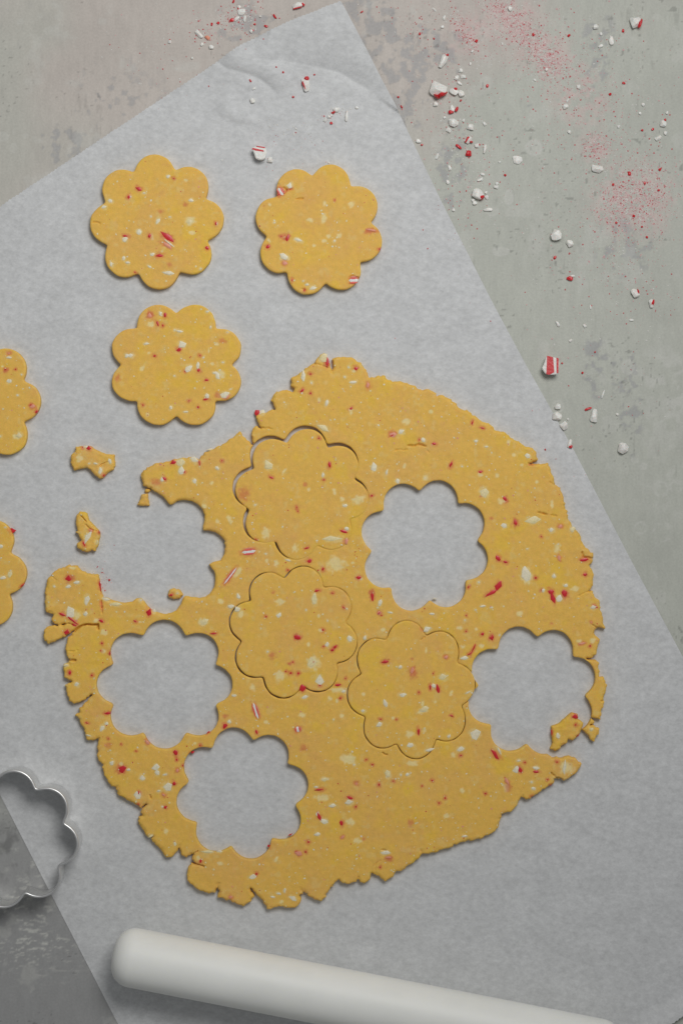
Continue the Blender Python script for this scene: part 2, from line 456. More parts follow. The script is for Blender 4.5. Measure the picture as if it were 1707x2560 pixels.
# ================================================================== PAPER
def build_paper():
    st = 3.5; x0, y0 = -200., -10.
    X, Y = grid(x0, 1890, y0, 2720, st)
    F = poly_field(X, Y, PAPER, 14, x0, y0, st)
    # saw teeth left by the box cutter on the two cut ends
    d, s, p = polyline_dist(X, Y, [(-190, 640), (0, 517), (300, 316), (548, 152), (604, 112), (720, 60), (852, 8)])
    u = (X * .84 - Y * .54)
    F = F + np.where(d < 16, 1.5 * np.sin(u * 2 * math.pi / 10.5) + 1.6 * (vnoise(X, Y, 14, 75) - .5), 0)
    d, s, p = polyline_dist(X, Y, [(1440, 2712), (1712, 2530), (1880, 2412)])
    F = F + np.where(d < 16, 1.5 * np.sin(u * 2 * math.pi / 10.5), 0)
    Z = paper_z(X, Y)
    def marks(x, y):      # moisture spots where the paper sticks to the board
        m = np.zeros(len(x))
        for (cx, cy, r_) in ((1038, 1318, 30), (1030, 1440, 20), (380, 1650, 12), (398, 1690, 16), (480, 1735, 26), (330, 1765, 18), (368, 1816, 14), (420, 1590, 12), (590, 1905, 18), (1290, 1640, 14), (560, 1660, 14), (700, 780, 22), (1200, 800, 26), (240, 820, 22), (150, 1330, 20), (900, 2380, 30), (1320, 2210, 26)):
            q = np.nonzero((np.abs(x - cx) < 2 * r_) & (np.abs(y - cy) < 2 * r_))[0]
            d_ = np.hypot(x[q] - cx, y[q] - cy) / r_ + .5 * (fbm(x[q], y[q], 14, 95, 3) - .5)
            m[q] = np.maximum(m[q], .45 * (1 - sstep(.5, 1.1, d_)) + .55 * np.exp(-((d_ - .8) / .16) ** 2) * fbm(x[q], y[q], 9, 96, 2))
        return np.repeat((1 + .085 * m)[:, None], 3, 1)
    me = slab_mesh('baking_paper', X, Y, F, Z, Z - 0.0002, 1.0, marks)
    o = link('baking_paper', me, M['paper'])
    tag(o, 'pale grey sheet of baking paper with creased upper corner under all the dough', 'baking paper')
build_paper()

# ================================================================== CANDY PIECES: shared shapes
rnd = random.Random(4)
def hull_mesh(name, n, seed, flat=1.0, box=0.0):
    r = random.Random(seed); bm = bmesh.new()
    for i in range(n):
        a = r.uniform(0, 2 * math.pi); u = r.uniform(-1, 1); q = math.sqrt(1 - u * u)
        p = Vector((q * math.cos(a), q * math.sin(a), u))
        if box: 
            m = max(abs(p.x), abs(p.y), abs(p.z)); p = p.lerp(p / m, box)
        p *= r.uniform(.85, 1.0)
        bm.verts.new((p.x * .5, p.y * .5, p.z * .5 * flat))
    g = bmesh.ops.convex_hull(bm, input=bm.verts)
    bmesh.ops.delete(bm, geom=[v for v in bm.verts if not v.link_faces], context='VERTS')
    bmesh.ops.bevel(bm, geom=list(bm.edges), offset=.04, segments=1, affect='EDGES', clamp_overlap=True)
    xs = [v.co for v in bm.verts]
    mn = Vector([min(c[i] for c in xs) for i in range(3)]); mx = Vector([max(c[i] for c in xs) for i in range(3)])
    for v in bm.verts:
        v.co = Vector([(v.co[i] - (mn[i] + mx[i]) / 2) / (mx[i] - mn[i]) for i in range(3)]); v.co.z += .5
    me = bpy.data.meshes.new(name); bm.to_mesh(me); bm.free()
    return me
def chip_mesh(name, n, seed):
    """flat bevelled chip: unit size, top at z=0, going down to z=-1"""
    r = random.Random(seed); bm = bmesh.new()
    ang = sorted((i + r.uniform(-.3, .3)) / n * 2 * math.pi for i in range(n))
    rad = [r.uniform(.30, .56) for _ in ang]
    rings = []
    for z, k in ((-1, .9), (-.28, 1.0), (-.08, .95), (0, .80)):
        rings.append([bm.verts.new((math.cos(a) * q * k, math.sin(a) * q * k, z + (r.uniform(-.05, .05) if z == 0 else 0))) for a, q in zip(ang, rad)])
    for a, b in zip(rings, rings[1:]):
        for i in range(n): bm.faces.new((a[i], a[(i + 1) % n], b[(i + 1) % n], b[i]))
    bm.faces.new(rings[-1])
    me = bpy.data.meshes.new(name); bm.to_mesh(me); bm.free()
    for p in me.polygons: p.use_smooth = True
    return me
CHIPS = {k: [chip_mesh('candy_chip_' + k, 4 + i % 4, 100 + i) for i in range(7)] for k in ('white', 'cream', 'red', 'pink')}
for k, l in CHIPS.items():
    for me in l: me.materials.append(M['chip' if k == 'white' else k])
BAR = {k: chip_mesh('candy_bar_' + k, 6, 300) for k in ('white', 'red', 'pink', 'coral')}
for k, me in BAR.items(): me.materials.append(M[k])

# region tags: where a traced list was measured (origin and scale on the photograph)
REG = {'r1': (300, 860, .3189), 'r2': (600, 860, .3189), 'r3': (1000, 860, .3508), 'r4': (80, 1380, .3189), 'r5': (500, 1340, .3189),
       'r6': (1050, 1380, .3189), 'r7': (220, 1780, .3827), 'r8': (780, 1740, .4464), 'c1': (200, 360, .2551), 'c2': (600, 380, .2551),
       'c3': (240, 720, .2551), 'r9': (500, 1340, .4464), 'cd': (0, 840, .1913), 'ce': (0, 1220, .1913)}
def rp(reg, x, y):
    a, b, s = REG[reg]; return (a + x * s, b + y * s)
def rpoly(*parts):
    out = []
    for reg, pts in parts: out += [rp(reg, x, y) for x, y in pts]
    return out
# kind: w white chip, r red chip, k pink chip, p pale lump under the surface, h pink haze, s striped bar, y cream chip
CHIP = {
 'r1': [(418, 925, 'r', 13, 10, 20), (470, 925, 'y', 22, 20, 0), (480, 990, 'w', 15, 19, 10), (505, 1003, 'r', 6, 8, 0), (585, 912, 'w', 22, 14, -30), (622, 930, 'r', 3, 12, 10), (345, 1055, 'r', 10, 8, -45), (330, 1060, 'w', 8, 12, 0), (583, 1072, 'w', 10, 14, 10),
        (703, 824, 'w', 15, 5, 5), (765, 975, 'w', 8, 11, 30), (1160, 945, 'y', 18, 26, 30), (1185, 1045, 'r', 11, 5, -25), (1285, 1000, 'p', 9, 20, -35), (1060, 1262, 'w', 8, 6, 0), (1140, 1480, 'p', 24, 34, 0), (860, 1375, 'p', 12, 30, 25),
        (665, 1268, 'p', 16, 14, 0), (762, 1390, 'p', 12, 14, 0), (280, 1080, 'h', 30, 24, 0), (1072, 530, 'r', 13, 17, -25), (1110, 535, 'w', 17, 14, 0), (800, 915, 'r', 5, 4, 0), (1065, 1532, 'r', 4, 4, 0), (1450, 1100, 'h', 14, 14, 0), (720, 1090, 'p', 12, 10, 0), (130, 1030, 'h', 1, 1, 0),
        (1480, 1140, 'p', 10, 12, 0), (1385, 1280, 'r', 5, 5, 0), (1395, 1310, 'r', 5, 4, 0)],
 'r2': [(495, 250, 'w', 9, 26, 5), (553, 235, 'r', 6, 6, 0), (485, 364, 'r', 12, 6, 35), (553, 385, 'r', 7, 7, 0), (680, 465, 'w', 8, 15, -20), (618, 440, 'p', 9, 14, 0), (650, 108, 'y', 22, 20, 30), (682, 145, 'r', 8, 22, 0), (672, 150, 'h', 18, 24, 0), (907, 190, 'r', 10, 9, 0),
        (890, 213, 'p', 12, 9, 0), (890, 300, 'w', 18, 7, 10), (1005, 325, 'k', 9, 15, 0), (868, 505, 'r', 9, 6, 30), (868, 520, 'p', 12, 20, 0), (655, 655, 'y', 28, 13, -28), (1195, 708, 'k', 18, 14, 0), (1190, 716, 'r', 9, 3, 25), (1203, 700, 'r', 8, 3, 10), (1268, 688, 'w', 16, 12, 15),
        (1300, 605, 'p', 22, 20, 0), (1048, 965, 'w', 13, 21, 15), (1150, 1002, 'w', 5, 14, -15), (1232, 1072, 'w', 10, 14, 20), (1450, 1050, 'p', 18, 15, 0), (1522, 783, 'r', 9, 6, 0), (1033, 1190, 'r', 8, 7, 0), (703, 950, 'r', 7, 14, 0), (652, 1030, 'w', 7, 14, 0), (657, 1065, 'r', 5, 5, 0),
        (520, 1100, 'h', 14, 12, 0), (740, 1160, 'p', 10, 22, 15), (925, 1220, 'p', 38, 26, 30), (820, 1265, 'w', 13, 8, 0), (812, 1468, 'r', 18, 7, -20), (838, 1450, 'w', 11, 9, 0), (735, 1530, 'y', 50, 13, -3), (832, 1545, 'k', 9, 14, 0), (618, 740, 'r', 6, 6, 0), (1495, 530, 'p', 12, 12, 0), (820, 258, 'w', 7, 7, 0),
        (1290, 955, 'p', 9, 16, -15), (800, 1215, 'p', 14, 12, 0), (30, 1180, 'h', 40, 40, 0), (1060, 640, 'h', 1, 1, 0), (1405, 750, 'r', 4, 4, 0), (1437, 755, 'w', 10, 11, 0), (560, 305, 'w', 6, 8, 0), (850, 182, 'w', 6, 6, 0)],
 'r3': [(514, 560, 'r', 3, 10, -15), (524, 566, 'r', 3, 10, -15), (585, 598, 'r', 11, 4, -10), (538, 690, 'w', 9, 8, 0), (215, 485, 'p', 15, 15, 0), (770, 700, 'p', 13, 15, 0), (910, 800, 'w', 13, 12, 0), (362, 862, 'r', 6, 17, -20), (570, 910, 'r', 10, 7, 0), (570, 930, 'p', 16, 12, 0), (440, 872, 'w', 7, 5, 0),
        (595, 1055, 'y', 22, 24, 0), (690, 935, 'p', 14, 16, 0), (748, 1105, 'r', 8, 13, 20), (748, 1110, 'h', 22, 26, 0), (720, 1120, 'p', 20, 18, 0), (945, 1255, 'y', 32, 17, 0), (820, 1270, 'r', 7, 16, 15), (820, 1280, 'h', 24, 30, 0), (650, 1245, 'h', 12, 10, 0), (742, 1297, 'w', 14, 12, 10), (1080, 1328, 'w', 12, 12, 0),
        (1225, 1320, 'y', 14, 14, 0), (1140, 1300, 'k', 9, 9, 0), (1080, 1145, 'p', 9, 24, 0), (1120, 1455, 'p', 18, 28, -20), (1310, 1537, 'r', 20, 8, 8), (700, 1530, 'r', 10, 16, 30), (752, 1557, 'r', 11, 7, -30), (180, 955, 'p', 18, 15, 0), (1130, 1525, 'k', 8, 14, 20), (30, 870, 'p', 10, 14, 0), (935, 862, 'h', 24, 8, 0), (1005, 1372, 'r', 4, 4, 0),
        (613, 730, 'w', 9, 5, 0), (970, 985, 'p', 10, 10, 0), (810, 790, 'p', 10, 10, 0), (905, 1460, 'w', 8, 4, 0), (575, 1085, 'h', 12, 8, 0), (865, 860, 'p', 10, 8, 0)],
 'r4': [(287, 205, 'r', 14, 15, 0), (305, 212, 'h', 30, 22, 0), (285, 270, 'w', 13, 8, 10), (355, 240, 'w', 15, 8, 15), (175, 270, 'w', 8, 7, 0), (430, 375, 'w', 13, 24, -10), (300, 475, 'w', 20, 26, 30), (350, 500, 'p', 22, 26, 0), (310, 530, 'r', 5, 42, 52), (238, 488, 'r', 15, 6, -25), (335, 575, 'r', 12, 5, -20), (275, 635, 'r', 12, 15, -30),
        (531, 265, 'r', 5, 26, 10), (545, 415, 'r', 3, 24, 8), (920, 470, 'r', 12, 19, -20), (852, 378, 'w', 8, 8, 0), (955, 465, 'w', 9, 12, 0), (810, 545, 'r', 9, 4, -25), (1335, 550, 'p', 26, 20, 0), (575, 368, 'w', 20, 7, -15), (655, 410, 'y', 26, 8, -5), (545, 540, 'r', 11, 7, -25), (565, 630, 'p', 22, 18, 0), (298, 945, 'r', 6, 10, 0), (290, 948, 'h', 16, 16, 0), (355, 1040, 'w', 11, 12, 0), (470, 967, 'r', 7, 6, 0),
        (593, 1265, 'r', 13, 6, 0), (590, 1267, 'h', 26, 12, 0), (552, 1378, 'w', 10, 18, -30), (585, 1345, 'w', 9, 8, 0), (445, 1440, 'w', 13, 3, -10), (560, 775, 'p', 16, 13, 0), (550, 715, 'r', 6, 6, 0), (420, 485, 'w', 9, 10, 0), (500, 540, 'p', 14, 14, 0), (905, 1490, 'k', 14, 8, -50), (1475, 390, 'p', 18, 14, 0), (850, 550, 'p', 10, 5, 0), (540, 775, 'r', 5, 3, 0), (430, 1340, 'r', 9, 3, -20),
        (610, 795, 'r', 3, 10, 0), (600, 1465, 'r', 4, 4, 0), (700, 1505, 'r', 4, 4, 0), (1380, 1418, 'r', 9, 4, 30), (320, 125, 'p', 20, 8, 0), (270, 890, 'y', 12, 8, 0)],
 'r5': [(380, 125, 's', 38, 15, 8), (235, 318, 's', 58, 8, 53), (295, 285, 'p', 14, 40, -38), (855, 195, 'r', 12, 10, 20), (690, 190, 'w', 13, 4, -15), (600, 215, 'p', 16, 18, 0), (965, 262, 'r', 6, 10, 0), (690, 267, 'r', 7, 4, 0), (1243, 326, 'r', 10, 9, -20), (1262, 338, 'w', 5, 5, 0), (1348, 468, 'r', 8, 28, 5), (1345, 440, 'h', 14, 26, 0), (1410, 530, 'w', 9, 17, -25),
        (1407, 608, 'k', 11, 11, 0), (1402, 604, 'r', 3, 9, -40), (1412, 612, 'r', 3, 9, -40), (1195, 210, 'p', 9, 9, 0), (300, 470, 'w', 8, 15, 20), (290, 572, 'w', 13, 14, 30), (240, 550, 'w', 16, 10, 0), (320, 615, 'p', 14, 22, 0), (895, 488, 'y', 12, 28, 0), (895, 512, 'w', 9, 9, 0), (920, 430, 'r', 13, 6, 10), (625, 515, 'p', 26, 18, 0), (618, 622, 'w', 10, 13, -20),
        (832, 580, 'w', 5, 8, 0), (518, 633, 'r', 6, 5, 0), (763, 793, 'r', 16, 12, -25), (763, 795, 'h', 28, 26, 0), (963, 737, 'r', 8, 7, 0), (945, 740, 'p', 14, 9, 0), (995, 850, 'w', 9, 11, 0), (968, 865, 'r', 6, 4, 0), (1035, 893, 'r', 9, 7, 30), (1060, 868, 'r', 6, 11, -40), (1175, 810, 'w', 13, 15, 0), (885, 1000, 'y', 24, 28, 0), (890, 988, 'r', 5, 4, 0), (885, 1000, 'p', 36, 38, 0),
        (938, 1128, 'w', 19, 26, 0), (940, 1172, 'r', 7, 5, 0), (630, 1090, 'p', 30, 28, 0), (712, 1075, 'r', 8, 8, 0), (770, 1078, 'r', 8, 8, 0), (672, 1063, 'r', 6, 5, 0), (728, 990, 'r', 5, 5, 0), (700, 1003, 'r', 4, 4, 0), (800, 1192, 'r', 16, 17, 30), (1085, 1208, 'p', 38, 15, 0), (1130, 1220, 'w', 12, 8, 0), (1078, 1168, 'r', 16, 6, 5), (1100, 1272, 'r', 7, 6, 0),
        (415, 1190, 'p', 16, 20, 20), (265, 1250, 'w', 13, 7, 0), (820, 1262, 'w', 15, 8, 15), (435, 1368, 's', 46, 12, -72), (765, 1515, 's', 16, 14, -75), (195, 1488, 'r', 11, 14, -20), (200, 1415, 'h', 18, 14, 0), (230, 1455, 'w', 9, 10, 0), (800, 1400, 'p', 20, 16, 0), (1115, 1410, 'p', 13, 13, 0), (445, 1540, 'r', 5, 11, 15), (530, 908, 'w', 6, 7, 0), (520, 1460, 'p', 14, 10, 0),
        (1450, 985, 'r', 16, 7, 10), (1450, 985, 'h', 30, 20, 0), (1450, 1310, 'w', 9, 19, 25), (1280, 1243, 'p', 11, 11, 0), (1280, 1373, 'w', 9, 7, 0), (1410, 1480, 'p', 16, 13, 0), (1415, 1437, 'r', 6, 5, 0), (30, 672, 'y', 22, 14, 15), (105, 765, 'r', 13, 4, 0), (1292, 797, 'w', 7, 12, -15), (1435, 735, 'p', 12, 10, 0), (1000, 665, 'w', 5, 7, 0),
        (515, 140, 'w', 8, 5, 0), (525, 195, 'p', 11, 11, 0), (1020, 1275, 'p', 14, 12, 0), (1072, 1295, 'p', 9, 12, 0), (575, 440, 'h', 14, 12, 0), (565, 940, 'h', 24, 22, 0), (1125, 560, 'r', 10, 3, -35), (1150, 570, 'w', 8, 4, -35), (1038, 448, 'r', 8, 3, -15), (930, 625, 'p', 8, 10, 0), (1490, 600, 'w', 12, 4, -15), (835, 95, 'r', 13, 4, 15), (745, 95, 'p', 18, 22, 0), (20, 20, 'h', 1, 1, 0), (850, 850, 'p', 12, 12, 0), (1140, 1120, 'r', 4, 5, 0)],
 'r6': [(612, 52, 'r', 9, 15, 30), (672, 85, 'r', 13, 8, -30), (825, 170, 'w', 22, 36, 22), (835, 190, 'p', 34, 44, 20), (905, 202, 'r', 8, 8, -30), (560, 318, 'r', 9, 32, -58), (612, 265, 'r', 13, 24, -20), (1035, 348, 'r', 10, 37, 18), (1022, 310, 'r', 15, 12, 0), (1088, 362, 'w', 15, 17, 0), (1133, 330, 'r', 13, 17, 0), (1125, 330, 'h', 26, 26, 0), (962, 300, 'w', 9, 9, 0), (950, 298, 'r', 4, 4, 0),
        (1048, 187, 'w', 9, 11, 0), (1290, 175, 'r', 10, 8, 0), (1140, 262, 'w', 10, 8, 0), (1212, 290, 'p', 24, 18, 0), (1362, 435, 'w', 15, 10, 0), (1368, 425, 'r', 15, 5, -35), (490, 425, 'w', 13, 5, 0), (558, 435, 'w', 9, 4, 15), (435, 455, 'w', 7, 5, 0), (780, 485, 'p', 18, 16, 0), (95, 487, 'w', 14, 5, 0), (60, 608, 'w', 19, 14, 15), (18, 605, 'r', 6, 12, 30), (487, 643, 'r', 9, 7, 20), (563, 672, 'r', 7, 13, 0), (545, 672, 'r', 4, 7, 0),
        (310, 595, 'p', 18, 11, 0), (437, 605, 'p', 8, 8, 0), (480, 738, 'p', 13, 13, 0), (418, 760, 'r', 4, 26, -22), (385, 800, 'r', 16, 3, 30), (345, 832, 'w', 17, 9, 0), (335, 745, 'p', 16, 10, 0), (1262, 717, 'k', 20, 5, 8), (1240, 700, 'p', 18, 12, 0), (1350, 695, 'p', 16, 16, 0), (1330, 738, 'r', 6, 6, 0), (427, 1428, 'w', 26, 25, 5), (1213, 1288, 'r', 13, 12, 0), (1217, 1355, 'r', 6, 6, 0), (1078, 1440, 'w', 9, 14, 20),
        (78, 1058, 'r', 5, 15, 5), (137, 1070, 'r', 8, 22, 15), (108, 1053, 'w', 10, 10, 0), (185, 985, 'y', 20, 17, 0), (200, 825, 'k', 11, 8, 20), (30, 1237, 'w', 17, 11, 10), (15, 1190, 'p', 12, 16, 0), (245, 1283, 'r', 9, 4, -25), (117, 1175, 'p', 9, 8, 0), (240, 1110, 'p', 10, 16, -30), (380, 1100, 'w', 16, 4, 25), (45, 775, 'p', 8, 18, 0), (378, 275, 'r', 5, 8, -30), (1085, 45, 'k', 8, 14, 20), (460, 237, 'w', 8, 8, 0), (360, 622, 'r', 5, 4, 0), (362, 498, 'r', 4, 4, 0),
        (1340, 550, 'k', 6, 4, 0), (622, 652, 'w', 4, 8, 0), (1340, 1390, 'y', 10, 8, 0), (350, 535, 'w', 5, 5, 0), (115, 365, 'w', 10, 3, 0), (225, 1445, 'w', 6, 9, -30), (350, 520, 'w', 4, 6, 0), (1030, 560, 'h', 14, 10, 0), (1320, 1535, 'h', 1, 1, 0)],
 'r7': [(575, 270, 'r', 11, 13, 0), (580, 312, 'r', 6, 8, 0), (680, 265, 'r', 10, 7, 0), (443, 362, 'w', 16, 15, 0), (355, 430, 'w', 14, 13, 0), (518, 487, 'w', 22, 22, 20), (563, 467, 'r', 8, 9, 0), (328, 550, 'w', 17, 19, 0), (334, 530, 'r', 4, 11, 15), (222, 372, 'r', 20, 18, 0), (215, 378, 'h', 34, 28, 0), (157, 333, 'w', 9, 12, -35), (218, 340, 'p', 10, 10, 0), (265, 377, 'w', 9, 6, 0), (455, 400, 'w', 12, 12, 0),
        (495, 545, 'k', 9, 6, -45), (505, 622, 'r', 9, 7, 0), (487, 620, 'w', 7, 6, 0), (510, 780, 'p', 11, 18, 25), (567, 860, 'w', 5, 11, 10), (1075, 1077, 'w', 17, 11, 10), (1100, 1060, 'r', 8, 8, 0), (868, 992, 'p', 16, 13, 0), (735, 975, 'r', 6, 9, 0), (722, 955, 'p', 12, 14, 0), (1340, 1218, 'w', 19, 11, -30), (1205, 1208, 'w', 12, 5, -10), (1245, 1187, 'w', 11, 5, -10), (1285, 1170, 'w', 5, 12, -15), (1265, 1242, 'p', 11, 10, 0), (930, 1210, 'k', 9, 7, 0),
        (1375, 925, 'k', 15, 11, -30), (1370, 920, 'r', 12, 3, -35), (1440, 850, 'r', 7, 8, 0), (1422, 915, 'r', 6, 6, 0), (1180, 880, 'r', 8, 7, 0), (1515, 509, 'r', 23, 5, 3), (900, 90, 'r', 14, 12, 20), (1410, 238, 'h', 24, 22, 0), (1497, 800, 'w', 13, 8, 0), (1320, 806, 'r', 12, 3, 25), (732, 218, 'r', 5, 5, 0), (130, 10, 'r', 13, 6, 0), (700, 205, 'p', 10, 8, 0), (505, 410, 'w', 12, 4, 15), (465, 517, 'w', 9, 5, 0),
        (1230, 965, 'p', 8, 18, -30), (780, 915, 'y', 26, 6, -5), (860, 912, 'w', 14, 5, 0), (620, 350, 'r', 4, 7, 0), (330, 602, 'r', 5, 4, 0), (140, 218, 'h', 22, 18, 0), (315, 255, 'r', 6, 3, -30), (583, 382, 'k', 7, 9, 0), (410, 812, 'y', 12, 6, 20), (1490, 490, 'w', 9, 5, 0), (1540, 440, 'y', 14, 10, 0), (390, 195, 'k', 8, 12, 30)],
 'r8': [(625, 75, 'w', 18, 12, 15), (600, 92, 'p', 14, 9, 0), (405, 42, 'w', 9, 19, 25), (618, 42, 'p', 13, 9, 0), (595, 198, 'r', 6, 18, 0), (555, 212, 'p', 15, 20, 0), (552, 278, 'w', 16, 11, 20), (630, 195, 'p', 9, 14, -20), (780, 108, 'r', 9, 5, -25), (655, 302, 'w', 24, 7, 10), (830, 297, 'w', 17, 11, 15), (833, 335, 'r', 7, 6, 0), (1030, 332, 'r', 10, 34, 38), (1045, 305, 'w', 5, 20, 30), (1143, 412, 'w', 15, 17, 0), (1163, 412, 'r', 9, 16, 15),
        (1250, 402, 'w', 17, 9, -10), (1252, 424, 'r', 14, 6, -5), (1092, 480, 'k', 7, 18, 25), (1085, 515, 'p', 16, 22, 0), (1100, 515, 'h', 26, 26, 0), (1412, 400, 'w', 7, 32, -3), (1425, 405, 'p', 40, 34, 0), (195, 352, 'p', 44, 26, 0), (565, 378, 'p', 32, 18, 0), (425, 440, 'y', 13, 18, 0), (535, 442, 'w', 10, 9, 0), (497, 442, 'w', 6, 8, 0), (672, 474, 'r', 7, 5, 0), (338, 385, 'r', 6, 4, 0), (303, 357, 'r', 5, 4, 0), (45, 525, 'r', 22, 6, 3),
        (60, 570, 'p', 44, 20, 0), (213, 573, 'r', 16, 7, -15), (210, 598, 'w', 19, 13, 0), (245, 621, 'r', 6, 6, 0), (113, 615, 'w', 15, 9, 0), (38, 672, 'r', 7, 24, 22), (65, 700, 'w', 20, 13, -25), (30, 660, 'w', 8, 10, 0), (165, 716, 'r', 9, 13, 0), (215, 705, 'p', 24, 24, 0), (745, 572, 'r', 6, 7, 0), (710, 600, 'r', 6, 5, 0), (840, 530, 'p', 13, 14, 0), (970, 547, 'r', 8, 5, -20), (375, 497, 'r', 6, 8, 0), (248, 492, 'k', 8, 8, 0),
        (550, 712, 'h', 18, 24, 0), (755, 670, 'p', 18, 12, 0), (25, 775, 'w', 14, 8, 0), (170, 792, 'k', 10, 6, 35), (255, 815, 'p', 24, 17, 0), (290, 800, 'h', 12, 14, 0), (410, 877, 'w', 23, 9, 0), (430, 905, 'k', 14, 4, 5), (430, 915, 'h', 30, 16, 0), (382, 960, 'r', 6, 5, 0), (853, 786, 'w', 12, 5, 0), (1190, 372, 'r', 5, 5, 0), (1370, 370, 'r', 6, 6, 0), (1318, 468, 'r', 5, 5, 0), (1240, 520, 'w', 10, 8, 0), (1228, 483, 'w', 6, 8, 0),
        (1155, 362, 'w', 9, 5, 0), (910, 212, 'h', 1, 1, 0), (80, 465, 'p', 12, 10, 0), (375, 160, 'w', 13, 10, 20), (170, 115, 'p', 13, 12, 0), (745, 250, 'h', 1, 1, 0), (790, 330, 'p', 16, 14, 0), (1335, 500, 'r', 8, 4, 20), (1230, 563, 'r', 7, 3, 20), (570, 770, 'p', 9, 5, 0), (383, 130, 'r', 5, 4, 0), (472, 133, 'r', 4, 4, 0), (455, 477, 'r', 4, 4, 0), (615, 505, 'r', 4, 4, 0), (235, 385, 'w', 8, 7, 0)],
 'r9': [(1120, 733, 'w', 8, 9, 0), (1190, 765, 'h', 30, 40, 0), (1190, 757, 'k', 9, 18, -8), (1133, 890, 'w', 18, 10, 0), (1240, 940, 'p', 12, 10, 0), (1255, 970, 'y', 20, 12, 10), (1038, 706, 'h', 34, 22, 0), (1165, 1110, 'p', 15, 20, 0), (1225, 875, 'r', 5, 5, 0), (1305, 770, 'r', 4, 4, 0),
        (760, 160, 'p', 60, 44, 0), (395, 1180, 'h', 1, 1, 0), (1100, 1030, 'r', 4, 4, 0), (1185, 690, 'h', 16, 8, 0), (590, 1185, 'h', 26, 20, 0), (1000, 1060, 'p', 18, 16, 0), (840, 1250, 'p', 34, 26, 0), (1270, 645, 'p', 10, 18, 0), (1080, 1020, 'p', 10, 8, 0)],
 'c1': [(577, 435, 'r', 15, 9, -25), (480, 513, 'r', 8, 10, -25), (497, 514, 'w', 5, 8, 0), (300, 558, 'w', 11, 9, 0), (240, 618, 'w', 13, 9, 0), (862, 315, 'w', 10, 8, 0), (920, 337, 'r', 7, 4, -15), (1088, 548, 'w', 12, 8, 0), (765, 748, 'w', 9, 17, -30), (577, 860, 'w', 12, 13, 20), (580, 860, 'p', 18, 20, 0), (450, 902, 'r', 15, 6, -8), (437, 930, 'w', 14, 13, 0),
        (855, 905, 'r', 36, 13, -43), (850, 940, 'h', 44, 34, 0), (870, 965, 'w', 32, 4, -38), (860, 990, 'k', 24, 9, -40), (1080, 752, 'p', 28, 24, 0), (1080, 765, 'y', 14, 14, 0), (705, 905, 'p', 9, 18, 15), (682, 898, 'r', 6, 10, 0), (780, 1090, 'r', 19, 8, 3), (705, 1078, 'w', 12, 9, 10), (805, 1050, 'p', 8, 7, 0), (428, 1122, 'w', 8, 11, -25), (472, 1163, 'w', 12, 7, -10), (680, 1198, 'w', 12, 5, -35), (868, 1262, 'w', 24, 9, -12),
        (880, 1178, 'h', 16, 15, 0), (1332, 775, 'r', 6, 9, 0), (1343, 778, 'w', 3, 8, 0), (1248, 1020, 'r', 9, 9, 0), (310, 1180, 'w', 7, 14, 10), (795, 655, 'h', 18, 14, 0), (697, 708, 'w', 6, 7, 0), (880, 713, 'w', 7, 5, 0), (1095, 870, 'p', 22, 12, 0), (630, 478, 'w', 8, 5, 0), (1040, 355, 'p', 12, 10, 0), (1185, 1220, 'w', 7, 5, 0), (540, 1255, 'r', 5, 4, 0), (1030, 590, 'h', 18, 14, 0)],
 'c2': [(487, 325, 'w', 12, 15, -15), (483, 362, 'r', 13, 4, 18), (395, 385, 's', 24, 14, -55), (375, 418, 'r', 6, 6, 0), (580, 866, 'w', 20, 8, -20), (550, 855, 'p', 14, 12, 0), (465, 840, 'r', 7, 17, -10), (440, 830, 'h', 36, 26, 0), (405, 826, 'r', 5, 6, 0), (272, 925, 'r', 11, 8, 25), (432, 1030, 'w', 22, 14, -25), (435, 1035, 'p', 28, 22, 0), (437, 1085, 'k', 13, 10, -30), (690, 665, 'p', 18, 14, 0), (820, 650, 'p', 18, 24, 0), (1090, 510, 'p', 16, 18, 0),
        (825, 872, 'p', 14, 10, 0), (1290, 765, 'k', 27, 5, -8), (1260, 775, 'h', 32, 18, 0), (1367, 950, 'r', 7, 6, 0), (1110, 1258, 's', 26, 16, 5), (1105, 1322, 'r', 14, 6, 10), (715, 1330, 'w', 17, 9, 15), (620, 1262, 'w', 7, 5, 0), (655, 1297, 'w', 9, 6, 0), (338, 690, 'w', 6, 6, 0), (290, 515, 'p', 10, 9, 0), (928, 868, 'w', 7, 8, 0), (830, 500, 'p', 12, 16, 0), (283, 865, 'p', 8, 16, 20), (970, 815, 'p', 14, 14, 0), (870, 825, 'p', 16, 12, 0), (510, 1255, 'r', 4, 8, 0), (930, 470, 'r', 3, 4, 0), (725, 915, 'p', 8, 9, 0), (630, 1355, 'r', 5, 7, -30)],
 'c3': [(843, 550, 'w', 18, 18, 30), (810, 603, 'r', 14, 9, 25), (908, 787, 'w', 13, 21, -40), (1000, 765, 'w', 8, 18, -10), (1010, 808, 'r', 8, 9, 0), (875, 815, 'r', 5, 7, 0), (1190, 857, 'w', 9, 20, 28), (1160, 830, 'w', 9, 6, 0), (1225, 840, 'p', 24, 26, 0), (1083, 900, 'r', 9, 5, -5), (1092, 1062, 'w', 10, 12, 0), (1080, 1092, 'r', 15, 5, 5), (1255, 1045, 'w', 24, 15, 10), (1275, 1070, 'k', 15, 7, 25), (1190, 1050, 'h', 30, 18, 0), (1000, 1168, 'r', 8, 7, 30), (880, 1212, 'w', 12, 4, 0), (735, 1175, 'w', 7, 9, 0),
